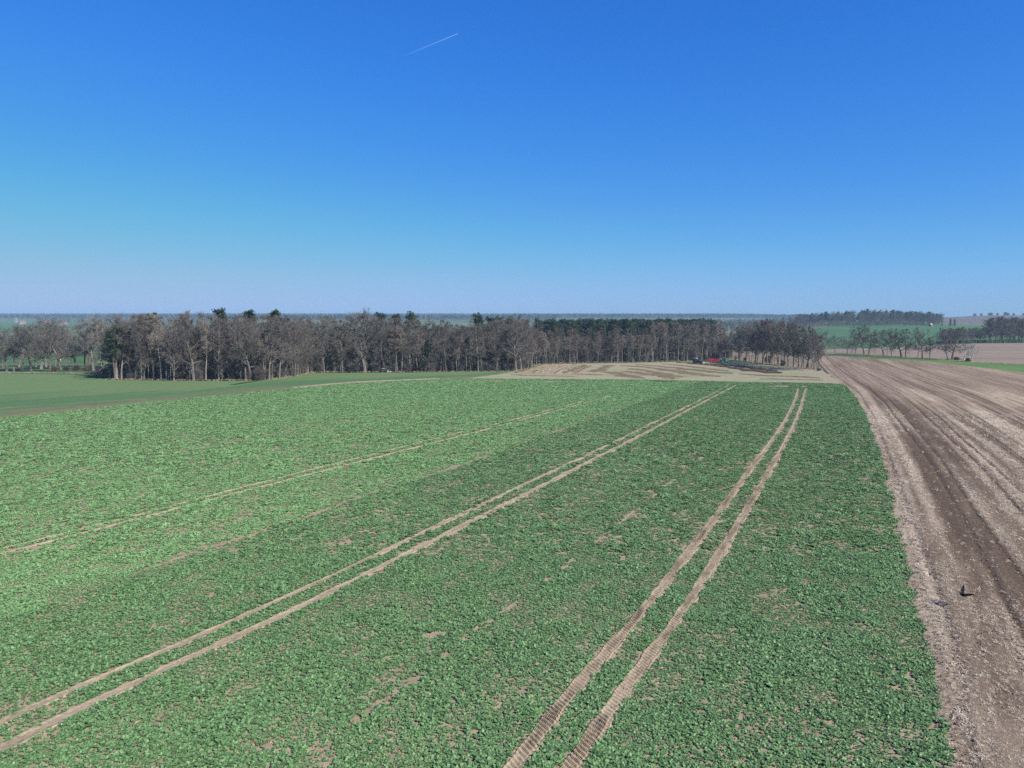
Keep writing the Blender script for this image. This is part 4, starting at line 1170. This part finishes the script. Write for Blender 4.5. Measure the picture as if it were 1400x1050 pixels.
def tractor(loc, rz, paint, roof, label, loader=False):
    t = empty('tractor', loc, rz); tag(t, label, 'tractor')
    MB().prism([(0.15, 1.05), (2.75, 1.0), (2.85, 1.25), (2.8, 1.62), (0.15, 1.85)], -0.42, 0.42).build('bonnet', paint, t, 0.05)
    MB().box((1.2, 0, 0.85), (3.4, 0.5, 0.45)).box((2.35, 0, 0.7), (0.3, 1.4, 0.22)).box((-0.6, 0, 0.9), (1.0, 1.2, 0.5)).build('chassis', M['steel'], t, 0.03)
    cb = MB()
    for x, xx in ((0.35, 0.2), (-1.25, -1.15)):
        for y in (-0.72, 0.72):
            cb.box((x, y, 2.05), (0.09, 0.09, 1.35), (1, 1), (xx - x, -0.06 if y > 0 else 0.06))
    cb.box((-0.45, 0, 1.4), (1.7, 1.5, 0.25)); cb.build('cab_frame', M['steel'], t, 0.01)
    MB().prism([(-1.3, 2.7), (0.35, 2.7), (0.42, 2.82), (0.25, 2.98), (-1.2, 2.98), (-1.36, 2.84)], -0.82, 0.82).build('cab_roof', roof, t, 0.04)
    MB().box((0.3, 0, 2.1), (0.03, 1.3, 1.1)).build('windscreen', M['glass'], t)
    for y in (-0.7, 0.7): MB().box((-0.45, y, 2.1), (1.45, 0.03, 1.1)).build('side_window', M['glass'], t)
    MB().box((-1.2, 0, 2.15), (0.03, 1.3, 1.0)).build('rear_window', M['glass'], t)
    for y in (-0.98, 0.98):
        MB().prism([(-1.95, 1.45), (-1.6, 1.98), (-0.6, 2.02), (-0.05, 1.55), (-0.15, 1.5), (-0.65, 1.9), (-1.55, 1.86), (-1.85, 1.42)], y - 0.28, y + 0.28).build('mudguard', paint, t, 0.02)
        wheel(t, -0.95, y, 0.93, 0.56, M['rim_grey'], 1 if y > 0 else -1)
        wheel(t, 2.2, y * 0.93, 0.66, 0.42, M['rim_grey'], 1 if y > 0 else -1)
        MB().box((2.86, y * 0.28, 1.4), (0.06, 0.18, 0.14)).build('headlight', M['lamp'], t)
    MB().cyl((0.55, 0.5, 2.2), 0.06, 1.3, 10, 'z').build('exhaust', M['steel'], t)
    if loader:
        lo = MB()
        for y in (-0.62, 0.62):
            lo.prism([(0.4, 1.5), (0.55, 1.68), (2.6, 1.75), (3.9, 0.75), (3.75, 0.62), (2.55, 1.5)], y - 0.07, y + 0.07)
        la = lo.build('loader_arm', M['steel'], t)
        MB().prism([(3.75, 0.25), (3.75, 1.05), (3.95, 1.1), (3.95, 0.5), (4.6, 0.25), (4.55, 0.15)], -1.0, 1.0).build('bucket', M['rim_grey'], la)
    return t

def flat_z(p): return float(h(p[0], p[1])) + 0.05
# the red spreader wagon, hitched behind the green tractor
pw = G(975.8, 497.6)
dirx = G(992, 497.6) - pw; ang = math.atan2(dirx[1], dirx[0])
t = empty('spreader_trailer', (pw[0], pw[1], flat_z(pw)), ang)
tag(t, 'red tandem-axle spreader trailer with white rims behind the green tractor', 'trailer')
MB().box((0.2, 0, 0.95), (5.8, 0.9, 0.22)).box((3.4, 0, 0.85), (1.6, 0.16, 0.16)).box((-0.2, 0, 0.72), (1.9, 1.5, 0.2)).build('chassis', M['steel'], t, 0.02)
bd = MB().box((0, 0, 1.75), (5.4, 1.9, 1.3), (1.02, 1.25)); bdo = bd.build('body', M['red'], t, 0.03)
for k in range(6):
    x = -2.3 + k * 0.92
    for s in (-1, 1): MB().box((x, s * 1.12, 1.75), (0.1, 0.1, 1.28), (1, 1), (0, s * 0.12)).build('side_rib', M['red'], bdo)
for s in (-1, 1): MB().box((0, s * 1.22, 2.43), (5.55, 0.12, 0.1)).build('top_rail', M['red'], bdo)
MB().box((2.75, 0, 2.0), (0.08, 2.3, 1.7)).build('front_panel', M['red'], t)
MB().box((-2.78, 0, 1.8), (0.1, 2.2, 1.5)).build('tailgate', M['red'], t)
MB().box((-2.3, 0, 2.62), (0.5, 2.2, 0.36)).build('spreader_hood', M['red'], t)
for x in (-1.0, 0.45):
    for s in (-1, 1): wheel(t, x, s * 1.02, 0.55, 0.45, M['rim_white'], s)
pg = G(990.5, 497)
tractor((pg[0], pg[1], flat_z(pg)), ang, M['green_paint'], M['green_paint'], 'green tractor with green cab roof hitched to the red trailer')
pb = G(952.5, 497.4)
tractor((pb[0], pb[1], flat_z(pb)), ang - 0.55, M['blue_paint'], M['cabwhite'], 'dark blue tractor with pale cab roof and front loader by the manure', True)

# dark car in the shade at the edge of the wood
pc = G(526, 509.3)
c = empty('parked_car', (pc[0], pc[1], flat_z(pc)), R(35)); tag(c, 'dark car parked in the shade at the front of the left wood', 'car')
MB().prism([(-2.1, 0.35), (-2.15, 0.95), (-1.9, 1.05), (1.1, 1.02), (2.0, 0.88), (2.1, 0.4)], -0.88, 0.88).build('body', M['carblack'], c, 0.06)
MB().prism([(-1.9, 1.05), (-1.55, 1.62), (0.2, 1.64), (0.95, 1.04)], -0.74, 0.74).build('cabin', M['carblack'], c, 0.04)
MB().prism([(-1.4, 1.12), (-1.25, 1.52), (0.1, 1.54), (0.6, 1.12)], -0.752, 0.752).build('side_window', M['glass'], c)
MB().box((0.62, 0, 1.34), (0.04, 1.2, 0.5), (1, 0.9), (-0.42, 0)).build('windscreen', M['glass'], c)
MB().box((-0.7, 0, 1.66), (1.5, 1.25, 0.03)).build('roof', M['cabwhite'], c, 0, 'pale roof panel')
for x in (-1.3, 1.3):
    for s in (-1, 1): wheel(c, x, s * 0.78, 0.34, 0.22, M['rim_grey'], s)
for s in (-1, 1):
    MB().box((2.08, s * 0.62, 0.78), (0.05, 0.3, 0.14)).build('headlight', M['lamp'], c)
    MB().box((-2.16, s * 0.66, 0.82), (0.05, 0.22, 0.16)).build('tail_light', M['red'], c)
def boulder(p, s, label, seed):
    rg_ = random.Random(seed); V, F = [], []
    import bmesh
    me = bpy.data.meshes.new('stone'); bm = bmesh.new(); bmesh.ops.create_icosphere(bm, subdivisions=2, radius=s)
    for v in bm.verts: v.co = Vector((v.co.x * 0.9, v.co.y * 0.8, v.co.z * 1.1)) * rg_.uniform(0.8, 1.15)
    bm.to_mesh(me); bm.free(); me.materials.append(M['stone'])
    o = link(bpy.data.objects.new('stone', me)); o.location = P3(p, s * 0.6); tag(o, label, 'stone')
boulder(G(530, 509.4), 0.55, 'pale boulder right beside the dark car', 1)
boulder(G(533.3, 509.4), 0.42, 'smaller pale boulder between the dark car and the pale trunks', 2)

# ------------------------------------------------------------------ houses far away
def house(p, L, W, Hh, roof, rz, wallm, roofm, label):
    z = float(h(p[0], p[1])) - 0.3
    o = empty('house', (p[0], p[1], z), rz); tag(o, label, 'house')
    wl = MB().box((0, 0, Hh / 2), (L, W, Hh)); wo = wl.build('wall', wallm, o)
    for s in (-1, 1):
        g = MB(); g.V += [(s * L / 2, -W / 2, Hh), (s * L / 2, W / 2, Hh), (s * L / 2, 0, Hh + roof)]; g.F.append((0, 1, 2)); g.build('gable', wallm, wo)
    r_ = MB()
    for s in (-1, 1):
        r_.V += [(-L / 2 - 0.4, s * (W / 2 + 0.5), Hh - 0.3), (L / 2 + 0.4, s * (W / 2 + 0.5), Hh - 0.3), (L / 2 + 0.4, 0, Hh + roof + 0.15), (-L / 2 - 0.4, 0, Hh + roof + 0.15)]
        b = 0 if s < 0 else 4; r_.F.append((b, b + 1, b + 2, b + 3))
    ro = r_.build('roof', roofm, o)
    MB().box((L * 0.2, 0.4, Hh + roof + 0.3), (0.8, 0.8, 1.6)).build('chimney', roofm, ro)
    for k in range(3):
        wn = MB().box((-L * 0.3 + k * L * 0.3, -W / 2 - 0.02, Hh * 0.55), (1.2, 0.1, 1.5)).build('window', M['glass'], o)
    return o
def far_pt(x, d): return np.array([(x - CX) / F_PX * d, d])
house(far_pt(34, 2100), 14, 9, 6, 5, 0.3, M['render_b'], M['tile'], 'sandy house with red roof, left one of the far village')
house(far_pt(25, 2500), 6, 6, 11, 6, 0.1, M['render_w'], M['tile'], 'white tower-like house at the left of the far village')
house(far_pt(63, 2050), 10, 8, 5, 4, 0.6, M['render_w'], M['tile'], 'white house in the middle of the far village')
house(far_pt(69, 2100), 18, 10, 4, 6, -0.3, M['render_b'], M['tile'], 'big red-roofed house right of the white village house')
house(far_pt(90, 2000), 14, 9, 4, 4, 0.2, M['render_b'], M['tile'], 'low red-roofed house at the right of the far village')
hp = G(1272.5, 446.5)
house(hp, 4.5, 4, 3.2, 2, 0.5, M['render_b'], M['render_b'], 'small pale house before the wood on the right hill')

# ------------------------------------------------------------------ the crow
M['crow'] = mat('crow_feathers', (0.004, 0.004, 0.005), 0.7, 0.1)
M['beak'] = mat('crow_beak', (0.03, 0.028, 0.026), 0.4, 0.4)
shadow = G(1286, 829)
S3 = np.array([shadow[0], shadow[1], float(h(*shadow)) + 0.15])
best = None
for tt in np.linspace(0.2, 5, 200):
    q = S3 + np.array(SUN_TO) * tt
    # project
    rel = q - np.array([0, 0, CAM_H]); f = rel[1] * math.cos(PITCH) - rel[2] * math.sin(PITCH); up = rel[1] * math.sin(PITCH) + rel[2] * math.cos(PITCH)
    e = abs(CX + F_PX * rel[0] / f - 1316) + abs(CY - F_PX * up / f - 815)
    if best is None or e < best[0]: best = (e, q)
print('crow error px', best[0], best[1])
BP = best[1]
def crow_mesh():
    """one skin: body rings from beak to tail, wings grown out of the flanks"""
    V, F = [], []
    rings = [(0.25, 0.004, 0.004, 0.01), (0.20, 0.020, 0.022, 0.01), (0.165, 0.036, 0.038, 0.012), (0.11, 0.042, 0.045, 0.005), (0.03, 0.062, 0.06, -0.01), (-0.06, 0.06, 0.055, -0.01), (-0.14, 0.035, 0.032, 0.0), (-0.19, 0.04, 0.014, 0.004), (-0.27, 0.072, 0.007, 0.006), (-0.31, 0.06, 0.004, 0.006)]
    k = 10
    for (x, ry, rz_, zc) in rings:
        for j in range(k):
            t = 6.28319 * j / k; V.append((x, math.cos(t) * ry, zc + math.sin(t) * rz_))
    for i in range(len(rings) - 1):
        for j in range(k): F.append((i * k + j, i * k + (j + 1) % k, (i + 1) * k + (j + 1) % k, (i + 1) * k + j))
    F.append(tuple(range(k))); F.append(tuple(reversed(range((len(rings) - 1) * k, len(rings) * k))))
    for s, lift in ((1, 0.95), (-1, 0.75)):
        st = [(0.035, 0.07, -0.12, 0.0), (0.16, 0.10, -0.13, 0.7), (0.28, 0.085, -0.12, 1.0), (0.40, 0.03, -0.10, 1.05), (0.48, -0.04, -0.09, 1.0)]
        b = len(V); pz, py = 0.02, 0.03
        prev = 0.035
        for (r_, xf, xb, kf) in st:
            stp = r_ - prev; prev = r_
            a = lift * (0.5 + 0.5 * kf)
            py += math.cos(a) * stp; pz += math.sin(a) * stp
            for x, dz in ((xf, 0), ((xf + xb) / 2, 0.012), (xb, 0), ((xf + xb) / 2, -0.008)): V.append((x, s * py, pz + dz))
        for i in range(len(st) - 1):
            for j in range(4): F.append((b + i * 4 + j, b + i * 4 + (j + 1) % 4, b + (i + 1) * 4 + (j + 1) % 4, b + (i + 1) * 4 + j))
        F.append(tuple(b + (len(st) - 1) * 4 + j for j in range(4)))
        # separate primary feathers at the tip
        for q in range(4):
            fb = len(V); x0 = -0.04 - 0.015 * q; a = lift
            V += [(x0 + 0.012, s * py, pz), (x0 - 0.012, s * py, pz), (x0 - 0.03 - 0.02 * q, s * (py + 0.07 * math.cos(a)), pz + 0.07 * math.sin(a))]
            F.append((fb, fb + 1, fb + 2))
    return V, F
cv, cf = crow_mesh()
cr_ = empty('crow', tuple(BP), R(205)); tag(cr_, 'black crow flying low over the stubble field with raised wings', 'bird')
cr_.rotation_euler = (R(-24), R(-32), R(195))
cr_.scale = (1.25,) * 3
mesh_obj('body', cv, cf, M['crow'], cr_)
MB().cyl((0.285, 0, 0.008), 0.013, 0.075, 8, 'x', 0.003).build('beak', M['beak'], cr_)

# ------------------------------------------------------------------ contrail
M['contrail'] = mat('contrail', (1.1, 1.25, 1.3), 1.0, 0.0)
m = M['contrail']; ag = N(m, 'ShaderNodeAttribute', attribute_name='age')
tr = N(m, 'ShaderNodeBsdfTransparent'); ms = N(m, 'ShaderNodeMixShader')
L = m.node_tree.links
tl = N(m, 'ShaderNodeBsdfTranslucent'); tl.inputs[0].default_value = (0.85, 0.95, 1.0, 1); ads = N(m, 'ShaderNodeAddShader')
L.new(m.node_tree.nodes['Principled BSDF'].outputs[0], ads.inputs[0]); L.new(tl.outputs[0], ads.inputs[1])
L.new(ag.outputs['Fac'], ms.inputs[0]); L.new(tr.outputs[0], ms.inputs[1]); L.new(ads.outputs[0], ms.inputs[2])
L.new(ms.outputs[0], m.node_tree.nodes['Material Output'].inputs[0])
ALT = 9500.0
def sky_pt(px, py):
    r_ = ray(px, py); t = (ALT - CAM_H) / r_[2]; return Vector((r_[0] * t, r_[1] * t, ALT))
A_, B_ = sky_pt(626, 46), sky_pt(548, 78)
Tm = TreeMesh(); n = 40
ptl = [A_.lerp(B_, i / (n - 1)) for i in range(n)]
Tm.tube(ptl, [12 + 9 * i / n for i in range(n)], 8)
ct = mesh_obj('contrail', Tm.V, Tm.F, M['contrail'])
age = np.repeat([0.09 * (1 - i / (n - 1)) ** 1.1 for i in range(n)], 8)
ct.data.attributes.new('age', 'FLOAT', 'POINT').data.foreach_set('value', age.astype(np.float32))
tag(ct, 'thin fading white contrail high in the blue sky', 'contrail')

# ------------------------------------------------------------------ haze
HZ = 6700.0
bx = MB().box((0, 0, 0), (2 * HZ, 2 * HZ, 63)); 
hz = mesh_obj('haze', bx.V, bx.F, None); hz.location = (0, 0, 19.5)
m = bpy.data.materials.new('haze'); m.use_nodes = True
m.node_tree.nodes.remove(m.node_tree.nodes['Principled BSDF'])
pv = N(m, 'ShaderNodeVolumePrincipled')
pv.inputs['Color'].default_value = (0.35, 0.57, 0.77, 1); pv.inputs['Density'].default_value = 0.000145; pv.inputs['Anisotropy'].default_value = 0.0
m.node_tree.links.new(pv.outputs[0], m.node_tree.nodes['Material Output'].inputs['Volume'])
hz.data.materials.append(m)
tag(hz, kind='stuff')
